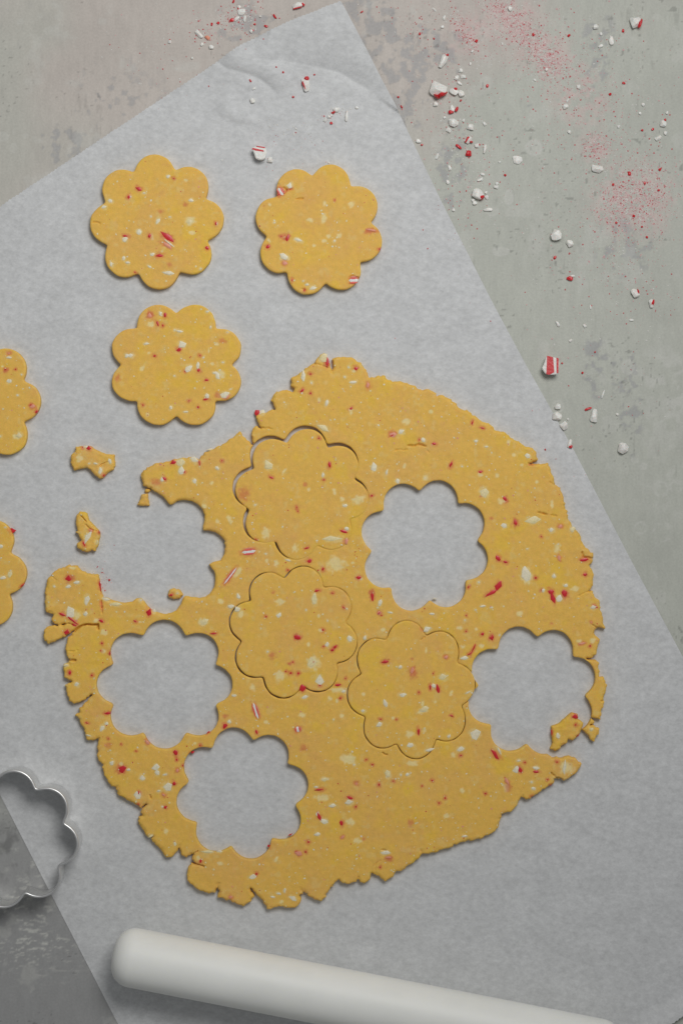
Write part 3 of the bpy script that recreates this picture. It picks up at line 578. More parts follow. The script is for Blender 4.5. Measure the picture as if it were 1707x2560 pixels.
        (345, 664, 'w', 13, 11, 0), (303, 660, 'w', 10, 11, -30), (455, 785, 'p', 12, 22, -25), (495, 543, 'w', 13, 6, 10), (815, 420, 'w', 17, 6, -10), (772, 410, 'w', 6, 5, 0), (678, 267, 'r', 7, 12, -15), (637, 250, 'w', 9, 11, 20), (603, 345, 'r', 5, 14, 20), (655, 365, 'r', 6, 8, 20), (527, 265, 'k', 10, 12, 0), (530, 260, 'h', 26, 28, 0), (540, 352, 'p', 20, 15, 0), (575, 665, 'r', 8, 8, 0), (1125, 385, 'w', 5, 9, 0), (1090, 228, 'w', 9, 5, 0), (1140, 740, 'p', 13, 9, 0), (1245, 728, 'w', 8, 5, 0), (1320, 990, 'w', 8, 4, 20), (912, 1105, 'r', 5, 4, 0), (462, 1147, 'r', 6, 5, 0),
        (505, 1243, 'p', 12, 12, 0), (1290, 432, 'w', 7, 4, 0), (1020, 660, 'r', 6, 4, 0), (1055, 680, 'w', 5, 8, -30), (770, 860, 'w', 6, 6, 0), (1240, 515, 'h', 26, 20, 0), (210, 880, 'h', 18, 22, 0), (1180, 550, 'p', 12, 10, 0), (520, 635, 'p', 10, 7, 0), (1105, 615, 'p', 5, 14, 0)],
 'cd': [(120, 277, 'w', 13, 6, 0), (72, 437, 'r', 7, 6, 0), (207, 435, 'r', 5, 5, 0), (128, 592, 'w', 13, 10, 10), (233, 773, 'w', 8, 7, 0), (405, 900, 'r', 8, 4, 0), (425, 918, 'k', 12, 9, 0), (250, 1295, 'y', 14, 13, 0), (215, 1310, 'p', 20, 16, 0), (480, 985, 'r', 5, 9, -30), (120, 225, 'k', 8, 5, 0), (90, 450, 'h', 18, 16, 0), (300, 1010, 'p', 1, 1, 0), (35, 395, 'p', 9, 5, 0), (285, 505, 'w', 6, 5, 0), (5, 1310, 'w', 7, 5, 0)],
 'ce': [(150, 555, 'r', 18, 12, 12), (130, 1120, 'y', 11, 17, -10), (40, 1172, 'w', 15, 8, 5), (15, 765, 'w', 12, 9, 0), (300, 1270, 'r', 16, 4, 35), (70, 515, 'w', 6, 4, 0), (235, 590, 'r', 4, 6, 0)],
}

# ================================================================== DOUGH
TH = 0.0042
def tint_fn(seeds, chips):
    base = np.array((0.845, 0.520, 0.105)); yel = np.array((0.86, 0.555, 0.072)); brn = np.array((0.82, 0.490, 0.125))
    wh = np.array((0.86, 0.72, 0.36)); pk = np.array((0.66, 0.14, 0.08))
    def f(x, y):
        a = sstep(.52, .78, fbm(x, y, 46, seeds, 4)); b = sstep(.50, .78, fbm(x, y, 70, seeds + 3, 4))
        c = base[None] * np.ones((len(x), 1))
        c = c * (1 - .8 * a[:, None]) + .8 * a[:, None] * yel[None]
        c = c * (1 - .8 * b[:, None]) + .8 * b[:, None] * brn[None]
        pks = sstep(.66, .80, fbm(x, y, 26, seeds + 6, 3)) * .14
        c = c * (1 - pks[:, None]) + pks[:, None] * np.array((0.76, 0.33, 0.16))[None]
        # hidden lumps of candy just under the surface
        lum = sstep(.62, .80, fbm(x, y, 15, seeds + 9, 3)) * .38
        c = c * (1 - lum[:, None]) + lum[:, None] * np.array((0.82, 0.62, 0.24))[None]
        for (cx, cy, kd, L, Wd, ang) in chips:
            r = max(L, Wd) * .5; R = r * 1.8 + 7
            m = np.nonzero((np.abs(x - cx) < R) & (np.abs(y - cy) < R))[0]
            if len(m) == 0: continue
            t = math.radians(ang); dx = x[m] - cx; dy = -(y[m] - cy)
            u = dx * math.cos(t) + dy * math.sin(t); v = -dx * math.sin(t) + dy * math.cos(t)
            if kd == 'p': g, colr = .85, np.array((0.89, 0.74, 0.36)); e = (L * .5, Wd * .5); s0, s1 = .45, 1.15
            elif kd == 'h': g, colr = .58, pk; e = (L * .5, Wd * .5); s0, s1 = .2, 1.2
            elif kd in 'wy': g, colr = .50, wh; e = (L * .5 + 2.0, Wd * .5 + 2.0); s0, s1 = .6, 1.3
            else: g, colr = .55, np.array((0.72, 0.16, 0.08)); e = (L * .5 + 4, Wd * .5 + 4); s0, s1 = .5, 1.3
            q = np.hypot(u / e[0], v / e[1]) + .70 * (vnoise(x[m], y[m], 5, 77) - .5)
            k = (g * (1 - sstep(s0, s1, q)))[:, None]
            c[m] = c[m] * (1 - k) + k * colr[None]
        return c
    return f
def rnd_edge(d, r):
    d = np.clip(d, 0, r); return (r - np.sqrt(np.clip(r * r - (r - d) ** 2, 0, None)))     # drop below the flat top, px
def place_chip(parent, org, k, z, cx, cy, kd, L, Wd, ang, seed):
    kindm = {'w': 'white', 'r': 'red', 'k': 'pink', 'y': 'cream'}
    def one(name, key, par, x, y, l, w, a, dz, bar=False):
        me = BAR[key] if bar else CHIPS[key][seed % 7]
        o = bpy.data.objects.new(name, me); col.objects.link(o); o.parent = par
        return o
    X = (cx - CX) * S * k - org[0]; Y = (CY - cy) * S * k - org[1]
    if kd == 's':
        o = bpy.data.objects.new('candy_shard', BAR['white']); col.objects.link(o); o.parent = parent
        o.location = (X, Y, z + .00018); o.rotation_euler = (0, 0, math.radians(ang)); o.scale = (L * S * 1.15, Wd * S * 1.35, .0010)
        for j in (-1, 1):
            s = bpy.data.objects.new('red_stripe', BAR['coral']); col.objects.link(s); s.parent = o
            s.location = (0.02 * j, .25 * j, .09); s.scale = (.94, .34, .35)
        s = bpy.data.objects.new('pink_stripe', BAR['pink']); col.objects.link(s); s.parent = o
        s.location = (0.03, .46, .03); s.scale = (.8, .17, .35)
        return
    o = bpy.data.objects.new('candy_chip', CHIPS[kindm[kd]][seed % 7]); col.objects.link(o); o.parent = parent
    o.location = (X, Y, z + .00014 + .00016 * ((seed * 37) % 5) / 4); o.rotation_euler = (0, 0, math.radians(ang)); o.scale = (L * S * 1.32, Wd * S * 1.32, .0011)
def fleck_mesh(name, items):
    """joined tiny flecks: items of (x, y, z, l, w, angle, material index)"""
    n = 5; vs = []; fs = []; mi = []
    r = random.Random(9)
    for (x, y, z, l, w, a, m) in items:
        b = len(vs); ca, sa = math.cos(a), math.sin(a)
        for q in range(n):
            t = 2 * math.pi * q / n; k = r.uniform(.75, 1.1)
            for f, dz in ((1.0, -.0004), (.8, .00008)):
                u = math.cos(t) * l * .5 * k * f; v = math.sin(t) * w * .5 * k * f
                vs.append((x + u * ca - v * sa, y + u * sa + v * ca, z + dz))
        for q in range(n):
            q2 = (q + 1) % n
            fs.append((b + 2 * q, b + 2 * q2, b + 2 * q2 + 1, b + 2 * q + 1)); mi.append(m)
        fs.append(tuple(b + 2 * q + 1 for q in range(n))); mi.append(m)
    me = bpy.data.meshes.new(name); me.from_pydata(vs, [], fs)
    for k in ('chip', 'red', 'pink', 'cream'): me.materials.append(M[k])
    me.polygons.foreach_set('material_index', mi); me.update()
    return me

def dough_piece(name, label, cat, bbox, step, field, chips, seed, thick=TH, base_z=None, group=None, r_out=6.0, bumps=.00022, nfleck=60, cracks=(), through=None):
    """field(X, Y) -> list of (distance, edge radius) to combine"""
    x0, x1, y0, y1 = bbox
    X, Y = grid(x0, x1, y0, y1, step)
    parts = field(X, Y, x0, y0, step)
    F = None; drop = 0
    for d, r in parts:
        F = d if F is None else np.minimum(F, d)
        drop = np.maximum(drop, rnd_edge(d, r) * S)
    zbase = float(paper_z(np.array([(x0 + x1) / 2]), np.array([(y0 + y1) / 2]))[0]) if base_z is None else base_z
    pz = paper_z(X, Y)
    Z = pz + thick + bumps * 2 * (fbm(X, Y, 60, seed + 40, 3) - .5) + bumps * .5 * (fbm(X, Y, 9, seed + 44, 2) - .5) - np.minimum(drop, thick * .7)
    for poly, wdt, dep in cracks:
        dd = seg_dist(X, Y, poly, 12, False, x0, y0, step) + 1.8 * (vnoise(X, Y, 5, seed + 60) - .5)
        Z = Z - dep * (1 - sstep(wdt * .3, wdt, dd))
    Z = np.maximum(Z, pz + .0004)
    k = 1 - (TH + .001) / H
    org = W((x0 + x1) / 2, (y0 + y1) / 2)
    root = bpy.data.objects.new(name, None); col.objects.link(root); root.empty_display_size = .01
    root.location = (org.x, org.y, 0)
    tag(root, label, cat, group)
    me = slab_mesh(name + '_body', X, Y, F, Z, pz + .00005, k, tint_fn(seed, chips), (org.x, org.y))
    body = link('dough_body', me, M['dough'], root)
    def zat(px, py):
        j = int(round((px - x0) / step)); i = int(round((py - y0) / step))
        if 0 <= i < Z.shape[0] and 0 <= j < Z.shape[1] and F[i, j] > 0: return float(Z[i, j]), float(F[i, j])
        return None, -1
    fl = []
    r = random.Random(seed)
    for n, (cx, cy, kd, L, Wd, ang) in enumerate(chips):
        if kd in 'ph': continue
        z, f = zat(cx, cy)
        if z is None:
            if not (x0 < cx < x1 and y0 < cy < y1): continue
            z = float(paper_z(np.array([cx]), np.array([cy]))[0]) + thick * .55
        if max(L, Wd) >= 8.5: place_chip(root, org, k, z, cx, cy, kd, L, Wd, ang, seed * 7 + n)
        else: fl.append(((cx - CX) * S * k - org.x, (CY - cy) * S * k - org.y, z + .00012, L * S, Wd * S, math.radians(ang), {'w': 0, 'r': 1, 'k': 2, 'y': 3}[kd]))
    t = 0
    while t < nfleck:
        cx = r.uniform(x0, x1); cy = r.uniform(y0, y1); t += 1
        z, f = zat(cx, cy)
        if z is None or f < 4: continue
        m = r.choices((0, 1, 2, 3), (.22, .13, .12, .53))[0]; L = r.choice((2, 2.5, 3, 3, 4, 5, 6, 7, 8)); w = L * r.uniform(.35, .9)
        if m == 1: L *= .7; w *= .7
        fl.append(((cx - CX) * S * k - org.x, (CY - cy) * S * k - org.y, z, L * S, w * S, r.uniform(0, 6.3), m))
    if fl:
        o = link('candy_flecks', fleck_mesh(name + '_flecks', fl), None, root)
        tag(o, kind='stuff')
    return root
def chips_in(regs, keep):
    out = []
    for g in regs:
        s = REG[g][2]
        for (x, y, kd, L, Wd, a) in CHIP[g]:
            px, py = rp(g, x, y)
            if keep(px, py): out.append((px, py, kd, L, Wd, a))
    # traced regions overlap: drop doubles
    res = []
    for c in out:
        if not any(abs(c[0] - d[0]) < 5 and abs(c[1] - d[1]) < 5 and c[2] == d[2] for d in res): res.append(c)
    return res

OUT = rpoly(
 ('r1', [(1044, 856), (1041, 790), (1033, 720), (1042, 655), (1065, 645), (1105, 658), (1090, 625), (1070, 590), (1072, 560), (1100, 552), (1140, 535), (1190, 515), (1215, 508), (1205, 480), (1190, 440), (1200, 400), (1230, 370), (1290, 352), (1335, 365), (1352, 378), (1378, 345), (1345, 325), (1338, 270), (1360, 250), (1420, 220), (1470, 180)]),
 ('r2', [(535, 175), (575, 150), (590, 125), (620, 95), (660, 70), (680, 90), (690, 115), (700, 150), (722, 212), (728, 170), (722, 115), (780, 105), (870, 98), (905, 125), (945, 150), (985, 195), (1003, 250), (1015, 275), (1035, 255), (1075, 245), (1130, 248), (1160, 275), (1195, 285), (1250, 285), (1300, 305), (1380, 320), (1390, 345), (1420, 352), (1500, 360), (1535, 380), (1545, 405), (1566, 402)]),
 ('r3', [(305, 365), (345, 385), (400, 425), (440, 460), (500, 490), (560, 535), (625, 560), (680, 605), (745, 630), (800, 665), (870, 715), (895, 730), (940, 745), (970, 775), (988, 828), (955, 842), (932, 853), (1000, 852), (1055, 840), (1068, 880), (1085, 930), (1108, 1000), (1140, 1030), (1165, 1080), (1175, 1130), (1172, 1175), (1192, 1190), (1200, 1235), (1212, 1280), (1245, 1310), (1275, 1345), (1300, 1410), (1318, 1455), (1345, 1463), (1375, 1490), (1385, 1530)]),
 ('r6', [(1362, 40), (1355, 70), (1332, 100), (1350, 140), (1362, 200), (1350, 260), (1330, 304), (1345, 302), (1370, 340), (1405, 375), (1408, 420), (1425, 490), (1440, 550), (1447, 597), (1400, 595), (1378, 610), (1368, 640), (1385, 665), (1403, 690), (1398, 740), (1375, 800), (1340, 835), (1310, 838), (1335, 848), (1385, 845), (1400, 880), (1405, 940), (1412, 980), (1440, 978), (1455, 1020), (1467, 1080), (1450, 1120), (1440, 1170), (1430, 1220), (1420, 1270), (1405, 1310), (1370, 1310), (1340, 1300), (1370, 1332), (1350, 1350), (1325, 1360), (1370, 1362), (1405, 1385), (1395, 1430), (1360, 1490), (1330, 1455), (1300, 1430), (1278, 1408), (1180, 1320), (1150, 1500)]),
 ('r8', [(1290, 300), (1345, 347), (1400, 347), (1440, 335), (1480, 350), (1505, 380), (1500, 410), (1475, 435), (1440, 460), (1410, 472), (1375, 462), (1352, 462), (1350, 490), (1310, 515), (1260, 550), (1220, 575), (1195, 580), (1182, 562), (1172, 572), (1155, 600), (1125, 640), (1065, 665), (1060, 690), (1040, 740), (1015, 770), (930, 805), (850, 820), (800, 838), (790, 835), (785, 848), (720, 865), (650, 888), (620, 882), (606, 862), (612, 890), (595, 915), (540, 950), (480, 990), (472, 988), (455, 1015), (410, 1042), (380, 1020), (355, 1005), (335, 1000), (325, 1030), (290, 1050), (268, 1045), (258, 1020), (250, 1045), (200, 1055), (165, 1050), (150, 1028), (135, 1045), (105, 1085), (82, 1118)]),
 ('r7', [(1560, 1195), (1545, 1230), (1525, 1243), (1470, 1225), (1415, 1185), (1392, 1165), (1403, 1190), (1385, 1205), (1390, 1240), (1365, 1280), (1340, 1287), (1270, 1278), (1225, 1275), (1170, 1290), (1160, 1260), (1140, 1235), (1105, 1200), (1062, 1158), (1080, 1210), (1065, 1245), (1015, 1280), (960, 1250), (900, 1228), (848, 1218), (855, 1180), (848, 1125), (835, 1180), (790, 1193), (745, 1180), (690, 1140), (645, 1105), (640, 1065), (655, 1020), (675, 995), (700, 996), (677, 970), (690, 928), (670, 935), (640, 955), (605, 940), (597, 880), (580, 910), (545, 950), (510, 955), (485, 925), (460, 880), (425, 850), (412, 830), (425, 816), (395, 830), (375, 810), (360, 770), (335, 735), (328, 690), (358, 680), (342, 655), (378, 605), (345, 628), (310, 610), (250, 575), (190, 535), (178, 510), (192, 488), (150, 488), (125, 455), (105, 405), (90, 365), (102, 342), (75, 325), (62, 290), (55, 220), (70, 182)]),
 ('r4', [(525, 1462), (495, 1475), (440, 1482), (420, 1450), (405, 1400), (380, 1350), (370, 1310), (335, 1285), (345, 1270), (375, 1255), (362, 1225), (410, 1195), (468, 1120), (405, 1165), (370, 1180), (325, 1192), (290, 1165), (275, 1110), (262, 1045), (300, 1030), (312, 1018), (275, 1000), (250, 985), (245, 940), (235, 905), (245, 875), (280, 868), (290, 880), (278, 840), (262, 770), (265, 720), (272, 685), (330, 622), (345, 606), (265, 660), (200, 695), (125, 720), (95, 700), (85, 650), (95, 605), (130, 580), (200, 583), (256, 566), (210, 578), (180, 560), (155, 530), (168, 488), (150, 480), (115, 475), (100, 440), (105, 370), (103, 290), (112, 225), (150, 175), (215, 130), (290, 105), (350, 110), (385, 145), (430, 170), (500, 178), (518, 185), (530, 240), (545, 300), (552, 330), (565, 355), (600, 370), (650, 385), (720, 400), (780, 390), (815, 365), (850, 362), (880, 390), (900, 420), (940, 455), (990, 478), (1045, 488), (1090, 480), (1130, 460), (1165, 410), (1182, 362), (1200, 345), (1260, 355), (1310, 362), (1360, 350), (1395, 325), (1425, 280), (1435, 220), (1435, 180), (1425, 150), (1400, 120), (1385, 95), (1420, 80), (1475, 65), (1490, 40), (1508, 12)]),
 ('r1', [(822, 1568), (812, 1535), (790, 1505), (740, 1475), (690, 1463), (650, 1460), (648, 1430), (660, 1390), (662, 1340), (645, 1300), (610, 1260), (560, 1232), (505, 1222), (450, 1230), (410, 1255), (390, 1260), (375, 1245), (340, 1200), (290, 1165), (245, 1143), (215, 1130), (180, 1115), (178, 1085), (160, 1050), (165, 1010), (210, 965), (280, 938), (400, 910), (450, 900), (470, 892), (560, 885), (625, 905), (640, 870), (665, 845), (720, 825), (800, 785), (880, 730), (940, 690), (985, 735), (1025, 768), (1040, 800), (1043, 850)]))
# cut shapes: centre, rotation, stretch
CUT = {'A': (755, 1236, -6, 1.0, .985), 'B': (734, 1580, -12.5, .965, 1.0), 'C': (1028, 1724.5, 6, .955, 1.035)}
HOLES = [(751, 1231, -6, 1.016, 1.003, 0.8), (732.5, 1581, -12.5, .976, 1.010, 0.3), (1027.5, 1725, 6, .965, 1.043, 0.2),
         (1061.5, 1364, -17, .975, 1.01, 0), (411, 1711.5, 0, 1.02, .97, 0), (605.5, 1984.5, 10.5, 1.0, 1.0, 0), (1329.5, 1727, 17, .98, .99, 0)]
def sheet_field(X, Y, x0, y0, step):
    o = poly_field(X, Y, OUT, 24, x0, y0, step)
    # torn edges are ragged, cut edges are clean
    rag = (4.4 * (vnoise(X, Y, 11, 81) - .5) + 3.6 * (vnoise(X, Y, 5, 82) - .5))
    clean = 1 - (1 - sstep(150, 175, np.hypot(X - 400, Y - 1390))) * (X > 150)
    o = o + rag * np.where(clean > .5, 1, .25)
    res = [(o, 5.0 + 6 * vnoise(X, Y, 40, 83))]
    for (cx, cy, rot, sx, sy, g) in HOLES:
        res.append((-flower_field(X, Y, cx, cy, rot, sx, sy, g) + .9 * (vnoise(X, Y, 9, 84) - .5), 3.0))
    return res
L = lambda reg, pts: [rp(reg, x, y) for x, y in pts]
CRACKS = [(L('r2', [(1215, 833), (1250, 825), (1280, 832), (1310, 826)]), 1.8, .0010), (L('r2', [(1320, 795), (1365, 798), (1400, 785), (1455, 800)]), 3.0, .0018), (L('r2', [(1460, 825), (1478, 850)]), 1.5, .0008),
          (L('r3', [(985, 1200), (1030, 1213), (1045, 1215)]), 3.0, .0016), (L('r3', [(1078, 1218), (1115, 1225)]), 2.2, .0012), (L('r1', [(1100, 658), (1160, 658), (1190, 668)]), 2.0, .0012),
          (L('r2', [(560, 152), (600, 155), (650, 170), (690, 185)]), 1.8, .0011), (L('r4', [(330, 622), (355, 600), (390, 578), (425, 568), (470, 572), (515, 570), (520, 605)]), 3.6, .0030), (L('r4', [(545, 380), (547, 430), (552, 480)]), 1.8, .0012),
          (L('r4', [(275, 845), (310, 850), (340, 850)]), 3.2, .0020), (L('r4', [(140, 180), (165, 195), (185, 220)]), 1.6, .0008), (L('r4', [(270, 775), (320, 780), (360, 770)]), 1.6, .0008),
          (L('r8', [(395, 318), (408, 328), (420, 330)]), 3.0, .0016), (L('r8', [(355, 990), (352, 950), (365, 930), (385, 920)]), 1.5, .0007), (L('r8', [(390, 862), (410, 864)]), 2.0, .0012), (L('r8', [(1340, 432), (1362, 455), (1400, 468)]), 2.4, .0014),
          (L('r7', [(680, 995), (720, 1000), (760, 1012)]), 2.6, .0016), (L('r7', [(405, 545), (412, 565)]), 2.6, .0014), (L('r7', [(690, 925), (715, 912)]), 2.0, .0016), (L('r6', [(1270, 5), (1275, 40), (1320, 45), (1355, 50)]), 3.0, .0018),
          (L('r6', [(1350, 572), (1380, 590)]), 2.0, .0014), (L('r6', [(1420, 1170), (1445, 1168)]), 2.0, .0012), (L('r6', [(1310, 840), (1340, 850), (1385, 850)]), 2.5, .0016), (L('r8', [(1040, 688), (1060, 685)]), 1.6, .0010),
          (L('r4', [(235, 575), (290, 560), (330, 575)]), 2.0, .0014), (L('r6', [(1240, 345), (1290, 318), (1335, 305)]), 1.6, .0009), (L('r3', [(915, 850), (960, 855)]), 2.6, .0012), (L('r6', [(35, 668), (70, 655), (95, 640)]), 1.8, .0012),
          (L('r3', [(1065, 985), (1105, 1005)]), 1.6, .0009)]
def in_cut(px, py, grow=0):
    return any(float(flower_field(np.array([px]), np.array([py]), *CUT[c])[0]) > -2 for c in 'ABC')
REGS = ['r1', 'r2', 'r3', 'r4', 'r5', 'r6', 'r7', 'r8', 'r9']
C3 = lambda px, py: float(flower_field(np.array([px]), np.array([py]), 441, 911.5, 22.5, 1.02, .95)[0]) > -6
sc3 = L('r6', [(1030, 1370), (1090, 1345), (1150, 1295), (1190, 1262), (1235, 1270), (1240, 1310), (1280, 1340), (1270, 1390), (1240, 1440), (1195, 1480), (1160, 1470), (1155, 1500), (1105, 1520), (1100, 1545), (1060, 1565), (1020, 1545), (1040, 1500), (1030, 1440)])
in_sc3 = lambda px, py: bool(inside(np.array([px]), np.array([py]), sc3)[()].all())
dough_piece('dough_sheet', 'large torn-edged sheet of rolled yellow dough with flower cut-outs', 'dough', (100, 1535, 872, 2284), 2.0, sheet_field,
            chips_in(REGS, lambda x, y: not in_cut(x, y) and not C3(x, y) and not in_sc3(x, y)), 201, nfleck=3900, cracks=CRACKS, bumps=.00030)

def cookie(cx, cy, rot, sx, sy, label, regs, seed, cracks=(), grow=0.0, nf=200):
    R = 172 * max(sx, sy) + 4
    def f(X, Y, x0, y0, step):
        return [(flower_field(X, Y, cx, cy, rot, sx, sy, grow) + 1.6 * (vnoise(X, Y, 16, seed + 1) - .5), 3.4)]
    keep = lambda x, y: float(flower_field(np.array([x]), np.array([y]), cx, cy, rot, sx, sy, grow)[0]) > -2
    dough_piece('flower_cookie', label, 'cookie', (cx - R, cx + R, cy - R, cy + R), 2.0, f, chips_in(regs, keep), seed, group='raw flower cookies', nfleck=nf, cracks=cracks)
cookie(392, 553.5, 2.5, 1.0, 1.01, 'raw flower cookie with a large red shard, nearest the paper\'s upper left edge', ['c1'], 231, [(L('c1', [(125, 765), (170, 765), (195, 778)]), 2.0, .0010)])
cookie(797, 572.8, -15, .966, .995, 'raw flower cookie with striped candy in its upper left and lower right petals', ['c2'], 241,
       [(L('c2', [(548, 462), (580, 455), (612, 455)]), 2.4, .0014), (L('c2', [(430, 350), (455, 370), (435, 400)]), 3.0, .0014), (L('c2', [(455, 370), (505, 358)]), 1.8, .0010), (L('c2', [(1070, 1225), (1105, 1208), (1140, 1225), (1168, 1240)]), 2.2, .0014), (L('c2', [(350, 305), (390, 325)]), 1.4, .0008), (L('c2', [(600, 1340), (640, 1350)]), 1.8, .0010)])
cookie(441, 911.5, 22.5, 1.02, .95, 'raw flower cookie full of white and red chips, just above the dough sheet', ['c3'], 251)
cookie(-66, 1005, 1, 1.0, 1.0, 'raw flower cookie cut off by the left border, upper of the two', ['cd'], 261)
cookie(-101, 1432, -1, 1.0, 1.0, 'raw flower cookie cut off by the left border, lower of the two', ['ce'], 271)
cookie(*CUT['A'], 'flower cookie still in the dough sheet with a wide gap at its upper left', REGS, 281, nf=200)
cookie(*CUT['B'], 'flower cookie still in the dough sheet with a dark red centre spot, directly below another', REGS, 291, nf=200)
cookie(*CUT['C'], 'flower cookie still in the dough sheet beside the open cut-out at lower right', REGS, 301, [(L('r6', [(35, 668), (5, 690)]), 1.6, .001)], nf=200)

def scrap(label, poly, chips, seed, thick=TH, cracks=(), group=None, name='dough_scrap'):
    xs = [p[0] for p in poly]; ys = [p[1] for p in poly]
    def f(X, Y, x0, y0, step):
        d = poly_field(X, Y, poly, 20, x0, y0, step) + 2.2 * (vnoise(X, Y, 6, seed) - .5)
        return [(d, 8.0)]
    dough_piece(name, label, 'dough scrap', (min(xs) - 6, max(xs) + 6, min(ys) - 6, max(ys) + 6), 1.3, f, chips, seed, thick=thick, nfleck=14, bumps=.0006, cracks=cracks, group=group)
scrap('largest loose dough scrap with a curved cut side, left of the sheet\'s upper wing', L('cd', [(985, 1445), (1050, 1440), (1120, 1432), (1190, 1440), (1260, 1490), (1380, 1540), (1490, 1548), (1500, 1640), (1505, 1700), (1480, 1740), (1400, 1790), (1340, 1855), (1300, 1870), (1250, 1830), (1190, 1760), (1130, 1725), (1050, 1730), (960, 1760), (930, 1690), (920, 1620), (925, 1550), (975, 1520)]),
      [(*rp('cd', x, y), k, l, w, a) for x, y, k, l, w, a in [(1160, 1462, 'r', 11, 11, 0), (1120, 1450, 'w', 16, 8, 0), (1080, 1458, 'r', 4, 4, 0), (1440, 1640, 'w', 8, 13, 10), (1320, 1770, 'w', 10, 20, 0), (1040, 1600, 'p', 18, 26, 0), (1250, 1665, 'w', 10, 4, -20), (1355, 1820, 'r', 8, 7, 30), (1165, 1665, 'w', 5, 5, 0)]], 311,
      cracks=[(L('cd', [(1300, 1720), (1320, 1680), (1400, 1640)]), 1.8, .001)])
scrap('crumbly loose dough scrap with a white candy shard, above the sheet\'s left end', L('ce', [(1040, 310), (1100, 305), (1130, 330), (1150, 400), (1200, 470), (1280, 540), (1305, 600), (1300, 660), (1280, 740), (1240, 825), (1190, 815), (1130, 840), (1080, 825), (1010, 780), (1000, 730), (1050, 690), (1060, 680), (1020, 610), (990, 575), (1015, 560), (995, 500), (990, 420), (995, 360)]),
      [(*rp('ce', x, y), k, l, w, a) for x, y, k, l, w, a in [(1145, 640, 'w', 32, 12, 62), (1095, 725, 'r', 5, 15, 25), (1190, 555, 'k', 9, 5, -30), (1295, 580, 'r', 4, 8, 20), (1270, 710, 'y', 8, 12, 0)]], 321,
      cracks=[(L('ce', [(1060, 360), (1090, 400), (1130, 440)]), 2.0, .0012), (L('ce', [(1120, 480), (1180, 540), (1260, 560)]), 1.6, .0008)])
scrap('ragged loose dough scrap with a red chip lying in the lower right cut-out', sc3,
      [c for c in chips_in(['r6'], lambda x, y: in_sc3(x, y))] + [(*rp('r6', 1033, 1420), 'r', 4, 14, 0), (*rp('r6', 1240, 1440), 'r', 9, 3, 40)], 331)
scrap('small square crumb of dough under the tip of the sheet\'s upper wing', L('r1', [(130, 1260), (155, 1220), (165, 1180), (215, 1170), (220, 1210), (228, 1265), (180, 1270)]), [], 341, thick=.0032)
scrap('small round crumb of dough in the open cut-out above the sheet\'s narrow neck', L('r4', [(1060, 335), (1075, 295), (1110, 285), (1160, 300), (1180, 338), (1160, 365), (1110, 368), (1075, 358)]), [(*rp('r4', 1090, 337), 'r', 9, 5, 15), (*rp('r4', 1140, 325), 'w', 6, 4, 0)], 351, thick=.0036)
scrap('tiny crumb of dough touching the broken tip of the sheet\'s upper wing', L('r1', [(190, 1150), (200, 1132), (225, 1130), (240, 1145), (225, 1162), (200, 1165)]), [], 361, thick=.0026)

# ================================================================== COOKIE CUTTER
def flower_path(rot, n=720, rc=117., rl=50.):
    th = np.linspace(0, 2 * math.pi, n, endpoint=False)
    lo = np.full(n, 60.); hi = np.full(n, 200.)
    for _ in range(40):
        m = (lo + hi) / 2
        f = flower_field(m * np.cos(th), -m * np.sin(th), 0, 0, rot, rc=rc, rl=rl, k=6.0)
        lo = np.where(f > 0, m, lo); hi = np.where(f > 0, hi, m)
    x = lo * np.cos(th); y = lo * np.sin(th)
    # even spacing along the outline
    d = np.hypot(np.diff(np.append(x, x[0])), np.diff(np.append(y, y[0]))); s = np.concatenate([[0], np.cumsum(d)])
    u = np.linspace(0, s[-1], 420, endpoint=False)
    return np.interp(u, s, np.append(x, x[0])), np.interp(u, s, np.append(y, y[0]))
def strip(x, y, prof):
    """sweep a closed profile (offset outward, height) along the closed outline"""
    n = len(x)
    tx = np.roll(x, -1) - np.roll(x, 1); ty = np.roll(y, -1) - np.roll(y, 1); l = np.hypot(tx, ty)
    nx, ny = ty / l, -tx / l
    vs = []; fs = []; m = len(prof)
    for (o, z) in prof:
        vs += [(a + b * o, c + d * o, z) for a, b, c, d in zip(x, nx, y, ny)]
    for q in range(m):
        q2 = (q + 1) % m
        for i in range(n):
            j = (i + 1) % n
            fs.append((q * n + i, q * n + j, q2 * n + j, q2 * n + i))
    me = bpy.data.meshes.new('cutter'); me.from_pydata(vs, [], fs)
    for p in me.polygons: p.use_smooth = True
    me.update(); return me
